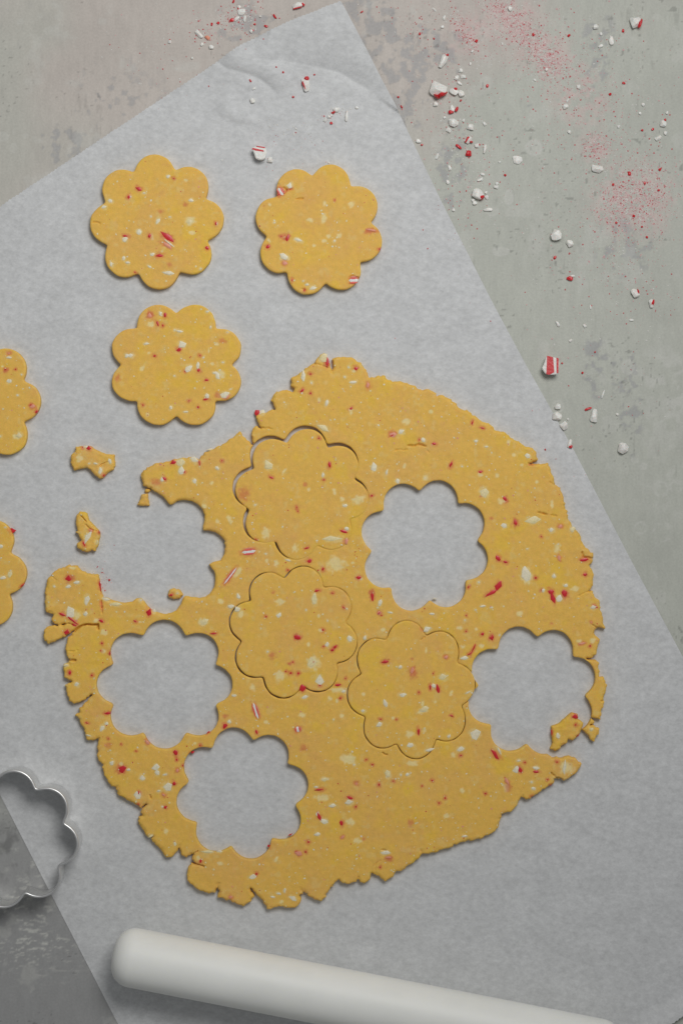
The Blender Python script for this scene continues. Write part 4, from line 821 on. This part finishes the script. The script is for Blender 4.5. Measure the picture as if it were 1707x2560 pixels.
def build_cutter():
    hgt = 0.0165
    x, y = flower_path(-6); x = x * S * 1.02; y = y * S * 1.005
    w = W(36, 2084)
    root = bpy.data.objects.new('cookie_cutter', None); col.objects.link(root); root.location = (w.x, w.y, 0); root.empty_display_size = .01
    tag(root, 'shiny steel flower cookie cutter half out of frame, across the paper\'s edge', 'cookie cutter')
    t = .00022; z0 = .0012
    o = link('cutter_wall', strip(x, y, [(t, z0), (t, hgt), (-t, hgt), (-t, z0)]), M['steel'], root)
    md = o.modifiers.new('edges', 'EDGE_SPLIT'); md.split_angle = math.radians(40)
    link('rolled_rim', strip(x, y, [(.00066 * math.cos(a), hgt + .0001 + .00066 * math.sin(a)) for a in np.linspace(0, -2 * math.pi, 10, endpoint=False)]), M['steel'], root)
    # overlapped seam where the strip's ends are spot welded, at the cusp on the right
    i = int(np.argmin(np.hypot(x - (141 - 19) * S, y + (2157 - 2097) * S)))
    ids = [(i + k) % len(x) for k in range(-3, 9)]
    vs = []; fs = []
    for off in (.00030, .00075):
        for q in ids:
            c = Vector((x[q], y[q])); nn = c.normalized()
            for z in (z0 + .0006, hgt + .0004): vs.append((c.x + nn.x * off, c.y + nn.y * off, z))
    m = len(ids)
    for k in range(m - 1):
        a = 2 * k; b = a + 2 * m
        fs += [(a, a + 2, a + 3, a + 1), (b + 1, b + 3, b + 2, b), (a + 1, a + 3, b + 3, b + 1)]
    fs += [(0, 1, 2 * m + 1, 2 * m), (2 * m - 2, 4 * m - 2, 4 * m - 1, 2 * m - 1)]
    me = bpy.data.meshes.new('seam'); me.from_pydata(vs, [], fs); me.update()
    link('seam', me, M['steel'], root)
build_cutter()

# ================================================================== ROLLING PIN
def build_pin():
    r = 72 * S; cr = 50 * S; ln = 1272 * S
    pz = 0.0012
    a = W(348, 2397, pz + r); dr = Vector((math.cos(math.radians(-11.05)), math.sin(math.radians(-11.05)), 0))
    st = a - dr * (67 * S)
    prof = [(0.0, 0.0)]
    for k in range(1, 8): prof.append((.0006 * (k / 7) ** 2, (r - cr) * k / 7))
    prof = [(p[0], p[1]) for p in prof]
    for k in range(1, 15):
        t = math.pi / 2 * k / 14; prof.append((.0006 + cr * (1 - math.cos(t)), (r - cr) + cr * math.sin(t)))
    end = [(ln - u, v) for u, v in reversed(prof)]
    mid = [(prof[-1][0] + (end[0][0] - prof[-1][0]) * k / 12, r) for k in range(1, 12)]
    prof = prof[1:] + mid + end[:-1]
    n = 96; vs = [(0, 0, 0)]; fs = []
    for u, v in prof:
        for q in range(n):
            t = 2 * math.pi * q / n; vs.append((u, v * math.cos(t), v * math.sin(t)))
    vs.append((ln, 0, 0)); m = len(prof)
    for q in range(n):
        fs.append((0, 1 + (q + 1) % n, 1 + q)); b = 1 + (m - 1) * n
        fs.append((len(vs) - 1, b + q, b + (q + 1) % n))
        for k in range(m - 1):
            fs.append((1 + k * n + q, 1 + k * n + (q + 1) % n, 1 + (k + 1) * n + (q + 1) % n, 1 + (k + 1) * n + q))
    me = bpy.data.meshes.new('rolling_pin'); me.from_pydata(vs, [], fs)
    for p in me.polygons: p.use_smooth = True
    me.update()
    o = link('rolling_pin', me, M['pin'], None, st); o.rotation_euler = (0, 0, math.radians(-11.05))
    tag(o, 'smooth white plastic rolling pin with rounded end lying below the dough', 'rolling pin')
build_pin()

# ================================================================== CANDY CRUMBS
HULL = {k: [hull_mesh('candy_crumb_' + k, 14 + 2 * i, 500 + i, 1.0, .5 if i % 2 else .2) for i in range(6)] for k in ('white', 'red', 'pink')}
for k, l in HULL.items():
    for me in l: me.materials.append(M[k])
PAPER_A = [(p[0], p[1]) for p in PAPER]
def on_paper(px, py): return bool(inside(np.array([px]), np.array([py]), PAPER_A).all())
def ground(px, py): return float(paper_z(np.array([px]), np.array([py]))[0]) if on_paper(px, py) else 0.0
_cs = 0
def crumb(px, py, l, w, ang, kind, label, group=None, red=None, h=None):
    """kind white / red / pink; red = list of (dx, dy, l, w, angle) red areas stuck to it, in plan units"""
    global _cs; _cs += 1
    z = ground(px, py); hh = h or min(l, w) * .60
    p = W(px, py, z)
    sh = HULL[kind][_cs % 6]
    def piece(name, me, par, loc, sc, a):
        o = bpy.data.objects.new(name, me); col.objects.link(o)
        o.location = loc; o.scale = sc; o.rotation_euler = (0, 0, math.radians(a))
        if par: o.parent = par
        return o
    if red:
        root = bpy.data.objects.new('candy_crumb', None); col.objects.link(root); root.location = (p.x, p.y, z - .00005); root.empty_display_size = .005
        piece('candy_body', sh, root, (0, 0, 0), (l * S, w * S, hh * S), ang)
        for (dx, dy, rl_, rw, ra, *top) in red:
            f = top[0] if top else .92
            piece('red_coating', HULL['red'][(_cs + 3) % 6], root, (dx * S, -dy * S, hh * S * .12), (rl_ * S, rw * S, hh * S * f), ra)
        o = root
    else:
        o = piece('candy_crumb', sh, None, (p.x, p.y, z - .00005), (l * S, w * S, hh * S), ang)
    tag(o, label, 'candy crumb', group or 'peppermint candy crumbs')
    return o
def striped_chunk(px, py, pts, stripes, h, label):
    """prism with an outline given in plan units round (px, py); stripes are outlines lying 0.1 mm proud on its top"""
    z = ground(px, py); p = W(px, py, z)
    root = bpy.data.objects.new('candy_crumb', None); col.objects.link(root); root.location = (p.x, p.y, z - .00005); root.empty_display_size = .005
    def prism(name, pts, z0, z1, mat, tilt=0.0, bev=.00035):
        bm = bmesh.new()
        n = len(pts)
        hz = lambda x, y: z1 + tilt * y * S
        lo = [bm.verts.new((x * S * .92, -y * S * .92, z0)) for x, y in pts]; up = [bm.verts.new((x * S, -y * S, hz(x, y))) for x, y in pts]
        f = [bm.faces.new(lo), bm.faces.new(up)] + [bm.faces.new((lo[i], up[i], up[(i + 1) % n], lo[(i + 1) % n])) for i in range(n)]
        bmesh.ops.recalc_face_normals(bm, faces=bm.faces)
        if bev: bmesh.ops.bevel(bm, geom=list(bm.edges), offset=bev, segments=2, affect='EDGES', clamp_overlap=True)
        me = bpy.data.meshes.new(name); bm.to_mesh(me); bm.free(); me.materials.append(mat)
        o = bpy.data.objects.new(name, me); col.objects.link(o); o.parent = root; return o
    prism('candy_body', pts, 0, h, M['white'])
    for s in stripes: prism('red_stripe', s, h * .25, h + .00012, M['red'], bev=.00010)
    tag(root, label, 'candy crumb', 'peppermint candy crumbs')
striped_chunk(1373, 915, [(-10, -23), (18, -18), (22, -6), (18, 22), (4, 24), (-12, 22), (-22, 8), (-16, -4)], [[(-9, -24), (6, -20), (9, 18), (-4, 24), (-11, 22)], [(14, -19.5), (20, -17), (19, 20), (14.5, 20)]], .0052, 'large red and white striped candy piece on the table by the paper\'s right edge')
striped_chunk(648, 386, [(-18, -10), (-8, -17), (16, -14), (20, -4), (16, 14), (4, 18), (-8, 14), (-12, 0)], [[(-18, -9.5), (-14, -12), (12, -6), (13, -2), (-8, -5)], [(-7, -17.3), (15, -14.3), (16, -11), (-4, -14)]], .0048, 'striped red and white candy piece on the paper above the two upper cookies')
K = crumb
K(1094, 227, 42, 36, -28, 'white', 'biggest square white candy piece with red lower edge, on the table', red=[(10, 12, 30, 10, 25), (-4, 17, 18, 7, -30)])
K(1587, 56, 28, 28, -70, 'white', 'white candy piece with a red rim in the top right corner', red=[(11, 4, 8, 26, -18)])
K(1194, 486, 29, 26, -20, 'white', 'blocky white candy piece with a red corner, on the table right of the paper', red=[(9, 9, 14, 10, 40)])
K(1107, 153, 17, 38, -28, 'white', 'long white candy piece with a red tip, above the biggest square piece', red=[(8, -14, 12, 8, -10)])
K(1388, 588, 27, 29, 10, 'white', 'rounded white candy lump at mid height of the bare table')
K(1423, 609, 16, 20, 35, 'white', 'small pointed white candy bit just right of the rounded lump')
K(1491, 423, 29, 18, -15, 'white', 'flat white candy flake left of the dense pink dust')
K(1483, 1039, 18, 34, -5, 'white', 'upright oblong white candy piece with a red sliver beside it')
K(1469, 1022, 19, 6, 22, 'red', 'thin red candy sliver beside the upright oblong white piece', h=5)
K(1555, 1121, 28, 27, -30, 'white', 'white candy lump lowest and furthest right on the table')
K(1393, 1016, 15, 15, 0, 'white', 'frosty white candy bit in a pale ring beside the paper\'s edge')
K(1391, 1041, 23, 22, 0, 'white', 'round white candy bit touching the paper\'s right edge, middle of three')
K(1409, 1065, 19, 20, 30, 'white', 'white candy bit just off the paper\'s right edge, lowest of three')
K(1423, 1109, 11, 22, -10, 'white', 'small white candy bit with a dark red end on the paper\'s right edge', red=[(2, 7, 9, 9, 0)])
K(1586, 733, 18, 24, 30, 'white', 'white candy flake with a red side, left of a red bit', red=[(7, -3, 5, 14, 10)])
K(1627, 759, 15, 22, 0, 'white', 'red candy bit with white back near the right border', red=[(2, -1, 9, 18, -8, 1.05)])
K(1423, 696, 16, 11, -15, 'red', 'red candy bit with a small white chip behind it, mid table')
K(1393, 810, 7, 17, 30, 'white', 'thin white candy sliver above the large striped piece', h=5)
K(765, 212, 19, 36, 12, 'white', 'white candy piece with red tip and side on the creased paper', red=[(2, -14, 13, 11, 25), (-5, 3, 7, 22, 20)])
K(675, 400, 14, 14, 0, 'white', 'small white candy bit beside the striped piece on the paper')
K(632, 252, 12, 14, 15, 'white', 'small square white candy bit alone on the creased paper')
K(841, 275, 18, 11, 10, 'white', 'oval white candy bit with a red spot on the paper', red=[(-8, 7, 10, 6, 20)])
K(866, 289, 7, 31, -2, 'white', 'thin upright white candy sliver on the paper', h=6)
K(746, 14, 31, 14, 18, 'white', 'white candy flake with red edges at the paper\'s top corner', red=[(12, -2, 8, 10, 0), (-2, 7, 24, 4, 15)])
K(498, 86, 25, 11, -52, 'white', 'white candy sliver left of the paper\'s top corner')
K(519, 94, 14, 9, -35, 'pink', 'pink candy bit beside the sliver left of the paper\'s corner')
K(529, 118, 12, 11, 0, 'white', 'small round white candy bit left of the paper\'s top corner')
K(1132, 308, 27, 19, -20, 'white', 'curved white candy piece below the biggest square piece')
K(1134, 229, 22, 18, -30, 'white', 'white candy bit with red top right of the biggest square piece', red=[(3, -4, 12, 10, 0)])
K(1129, 273, 13, 20, 0, 'white', 'white candy bit with broken red shards below the biggest square piece', red=[(-2, 7, 14, 10, 20), (12, 1, 7, 14, -30)])
K(1170, 351, 20, 14, 40, 'white', 'red edged candy curl right of the curved white piece', red=[(-3, -1, 8, 18, -35), (7, 5, 9, 5, 0)])
K(1170, 384, 15, 15, 0, 'red', 'bright red candy bit, largest all red one on the table')
K(1146, 367, 18, 7, -35, 'red', 'dark red candy sliver left of the bright red bit', h=6)
K(1292, 400, 26, 20, -10, 'white', 'translucent white candy flake beneath a large pale water mark', h=5)
K(1526, 101, 12, 25, 10, 'white', 'upright white candy flake below the table\'s top border, left of the red rimmed piece')
K(1656, 310, 16, 18, 0, 'white', 'white candy bit with a red crumb above it near the right border')
K(1644, 346, 18, 10, 25, 'white', 'wedge shaped white candy flake near the right border')
K(1175, 318, 18, 15, -10, 'white', 'white candy bit right of the curved white piece')
K(1152, 234, 15, 18, 20, 'white', 'pale candy bit right of the red topped white one')
K(1211, 373, 9, 23, -12, 'white', 'narrow white candy stick right of the bright red bit', h=7)
K(1219, 524, 22, 9, 0, 'white', 'flat white candy stick below the blocky piece with red corner', h=6)
small_w = [(1151, 177, 12, 13), (1141, 195, 16, 11), (1157, 192, 11, 15), (1148, 209, 15, 8), (1088, 261, 14, 14), (1121, 326, 12, 15), (1191, 365, 13, 12), (1045, 354, 14, 12), (1123, 420, 9, 17), (1092, 391, 18, 8),
           (1199, 450, 9, 17), (1186, 509, 12, 12), (1216, 494, 10, 12), (1214, 482, 9, 8), (1182, 501, 10, 9), (1133, 525, 10, 9), (1412, 267, 16, 14), (1488, 68, 15, 15), (1501, 85, 9, 8), (1662, 333, 10, 12), (1210, 310, 9, 12), (1239, 468, 11, 13), (1241, 459, 8, 9),
           (1577, 800, 12, 7), (1418, 251, 11, 6), (1445, 218, 14, 10), (1422, 330, 12, 9), (1545, 317, 8, 9), (1606, 262, 9, 11), (1598, 284, 8, 8), (1336, 200, 10, 6), (1500, 115, 14, 9), (1273, 22, 12, 14), (1365, 174, 9, 9), (1542, 1036, 9, 8), (1425, 852, 10, 8), (1506, 985, 24, 5), (1419, 1048, 8, 6),
           (1205, 436, 13, 8), (1118, 455, 9, 14), (1110, 45, 14, 8), (1105, 68, 8, 10), (1175, 160, 7, 9), (1158, 302, 8, 8), (1111, 294, 9, 8), (1085, 24, 14, 6), (1430, 690, 13, 6), (1460, 815, 9, 11), (1475, 768, 12, 5), (1666, 282, 8, 9), (1248, 405, 7, 5), (1180, 128, 9, 6), (1255, 110, 9, 5)]
TINY = []        # (x, y, length, width, angle, colour, height)
for n, (x, y, l, w) in enumerate(small_w): TINY.append((x, y, l * .9, w * .9, n * 47 % 180, 'white', None))
for n, (x, y, l, w) in enumerate([(1054, 362, 8, 7), (1386, 644, 13, 10), (1262, 438, 9, 8), (1556, 77, 9, 12), (1558, 208, 9, 12), (1661, 300, 8, 9), (1572, 434, 11, 16), (1531, 462, 10, 8), (1003, 267, 12, 6), (995, 243, 8, 7), (1217, 215, 12, 10), (1421, 89, 8, 12), (1332, 87, 8, 12), (1190, 103, 12, 9), (1455, 932, 8, 8), (1404, 908, 6, 6), (1610, 458, 11, 8),
                                  (1648, 424, 9, 10), (1645, 476, 9, 8), (1583, 540, 9, 10), (1616, 593, 10, 7), (1603, 567, 8, 6), (1539, 557, 7, 9), (1630, 324, 8, 11), (1524, 236, 10, 9), (1604, 326, 7, 9), (1151, 252, 6, 8), (1486, 880, 6, 6), (1049, 85, 11, 7), (1084, 97, 7, 6), (904, 30, 12, 5)]): TINY.append((x, y, l * .72, w * .72, n * 61 % 180, 'red', 4))
for n, (x, y, l, w) in enumerate([(822, 292, 9, 8), (813, 300, 11, 8), (828, 288, 8, 7), (892, 270, 8, 7), (635, 222, 10, 5), (735, 336, 8, 4), (740, 322, 6, 4), (822, 407, 6, 5), (555, 401, 5, 4)]): TINY.append((x, y, l, w, n * 53 % 180, 'white', None))
for n, (x, y, l, w) in enumerate([(828, 308, 7, 7), (786, 187, 5, 4), (708, 181, 5, 5), (733, 243, 6, 5), (626, 202, 4, 8), (691, 168, 4, 4), (274, 1450, 5, 5), (1362, 1124, 4, 5), (513, 467, 4, 4)]): TINY.append((x, y, l, w, n * 53 % 180, 'red', 4))
for n, (x, y, l, w) in enumerate([(604, 30, 20, 16), (592, 47, 16, 9), (612, 48, 18, 7), (629, 78, 10, 9), (598, 18, 9, 9), (505, 111, 8, 9), (425, 105, 9, 8), (481, 146, 6, 6), (651, 42, 6, 5)]): TINY.append((x, y, l, w, n * 41 % 180, 'white', 5))
for n, (x, y, l, w) in enumerate([(580, 50, 11, 10), (546, 58, 8, 7), (530, 61, 8, 5), (687, 42, 14, 5), (665, 66, 10, 6), (637, 61, 6, 5), (584, 4, 9, 5), (596, 22, 7, 4), (632, 77, 6, 5), (425, 100, 4, 4)]): TINY.append((x, y, l, w, n * 41 % 180, 'red', 4))
LAND = [(1094, 227, 'the biggest square candy piece'), (1587, 56, 'the red-rimmed corner piece'), (1194, 486, 'the blocky red-cornered piece'), (1107, 153, 'the long red-tipped piece'), (1388, 588, 'the rounded white lump'),
        (1491, 423, 'the flat white flake'), (1373, 915, 'the large striped piece'), (1483, 1039, 'the upright oblong piece'), (1132, 308, 'the curved white piece'), (1170, 384, 'the bright red bit'), (1585, 500, 'the dense pink dust'),
        (1334, 369, 'the round water mark'), (1656, 310, 'the wedge by the right border'), (1586, 733, 'the red-sided flake'), (1275, 50, 'the upper pink dust smear'), (765, 212, 'the red-tipped piece on the paper'), (841, 275, 'the oval red-spotted bit on the paper'),
        (648, 386, 'the striped piece on the paper'), (498, 86, 'the sliver beyond the paper\'s corner'), (746, 14, 'the flake at the paper\'s corner'), (230, 1470, 'the sheet\'s left end'), (1340, 1150, 'the sheet\'s right shoulder')]
ORD = ['nearest', 'second nearest', 'third nearest', 'fourth nearest', 'fifth nearest', 'sixth nearest', 'seventh nearest', 'eighth nearest', 'ninth nearest', 'tenth nearest']
fam = {}
for t in TINY:
    d = [math.hypot(t[0] - q[0], t[1] - q[1]) for q in LAND]; q = int(np.argmin(d))
    a = math.degrees(math.atan2(LAND[q][1] - t[1], t[0] - LAND[q][0])) % 360
    way = ['right of', 'above', 'left of', 'below'][int((a + 45) // 90) % 4]
    fam.setdefault((t[5], way, q), []).append((d[q], t))
for (colr, way, q), mem in fam.items():
    mem.sort(key=lambda m: m[0])
    for n, (d, t) in enumerate(mem):
        lab = 'tiny %s candy crumb %s %s' % (colr, way, LAND[q][2])
        if len(mem) > 1: lab += ', ' + ORD[n]
        K(*t[:6], lab, 'tiny candy crumbs', h=t[6])

# fine candy dust: uncountable specks, one object
def dust():
    r = np.random.RandomState(12)
    pts = []
    def cloud(n, cx, cy, sx, sy, ang, mix, smin=.9, smax=3.0):
        n = int(n * 1.7)
        t = math.radians(ang)
        u = r.randn(n) * sx; v = r.randn(n) * sy
        x = cx + u * math.cos(t) + v * math.sin(t); y = cy - u * math.sin(t) + v * math.cos(t)
        s = smin + (smax - smin) * r.rand(n) ** 2.5
        m = r.choice(3, n, p=mix)
        for q in zip(x, y, s, m): pts.append(q)
    P = (.55, .17, .28)
    cloud(420, 1275, 48, 45, 18, -48, P); cloud(420, 1345, 118, 50, 22, -42, P); cloud(260, 1374, 158, 24, 18, -50, P); cloud(150, 1160, 82, 36, 9, -60, (.35, .4, .25))
    cloud(500, 1300, 90, 110, 60, -40, P); cloud(700, 1585, 500, 48, 42, 0, P); cloud(300, 1555, 525, 40, 25, 20, P); cloud(250, 1600, 440, 50, 60, 30, P)
    cloud(180, 1485, 368, 20, 18, 0, P); cloud(260, 1450, 210, 60, 70, 0, (.45, .25, .3)); cloud(520, 1480, 380, 150, 200, 0, (.4, .3, .3)); cloud(320, 1130, 260, 60, 130, 0, (.2, .3, .5))
    cloud(200, 1180, 450, 40, 70, 0, (.15, .2, .65)); cloud(200, 1560, 660, 90, 70, 0, (.3, .3, .4)); cloud(120, 600, 40, 30, 22, 0, (.2, .25, .55)); cloud(110, 560, 60, 60, 26, 20, (.25, .45, .3)); cloud(80, 1060, 60, 80, 50, 0, (.2, .5, .3))
    cloud(60, 835, 285, 22, 14, 0, (.05, .1, .85)); cloud(70, 735, 335, 40, 25, 0, (.03, .07, .9)); cloud(90, 1500, 900, 90, 120, 0, (.15, .2, .65)); cloud(140, 300, 1995, 26, 5, -38, (0, 0, 1), .8, 2.2)
    cloud(60, 245, 1440, 18, 25, 0, (.2, .2, .6)); cloud(50, 255, 1360, 8, 6, 0, (0, 0, 1), .6, 1.6); cloud(60, 400, 150, 90, 60, 0, (.2, .3, .5)); cloud(70, 700, 410, 60, 20, 0, (.05, .1, .85), .6, 1.6)
    x = np.array([p[0] for p in pts]); y = np.array([p[1] for p in pts]); s = np.array([p[2] for p in pts]) * S; m = np.array([p[3] for p in pts])
    z = np.where(inside(x, y, PAPER_A), paper_z(x, y), 0.0)
    bx = (x - CX) * S; by = (CY - y) * S; n = len(x)
    base = np.array([(1, 0, 0), (0, 1, 0), (-1, 0, 0), (0, -1, 0), (0, 0, .45)], float)
    a = r.rand(n) * 6.3; el = r.uniform(.5, 1.0, n)
    u = base[None, :, 0] * s[:, None] ; v = base[None, :, 1] * (s * el)[:, None]
    co = np.stack([bx[:, None] + u * np.cos(a)[:, None] - v * np.sin(a)[:, None], by[:, None] + u * np.sin(a)[:, None] + v * np.cos(a)[:, None], z[:, None] + base[None, :, 2] * s[:, None] + .00003], 2)
    o5 = (np.arange(n) * 5)[:, None, None]
    tri = np.array([(0, 1, 4), (1, 2, 4), (2, 3, 4), (3, 0, 4)])[None] + o5
    me = bpy.data.meshes.new('candy_dust'); me.from_pydata(co.reshape(-1, 3).tolist(), [], tri.reshape(-1, 3).tolist())
    for k in ('dust_pink', 'dust_red', 'dust_white'): me.materials.append(M[k])
    me.polygons.foreach_set('material_index', np.repeat(m, 4).astype(np.int32)); me.update()
    o = link('candy_dust', me, None)
    tag(o, 'fine pink and white peppermint dust scattered over table and paper', 'candy dust', kind='stuff')
dust()
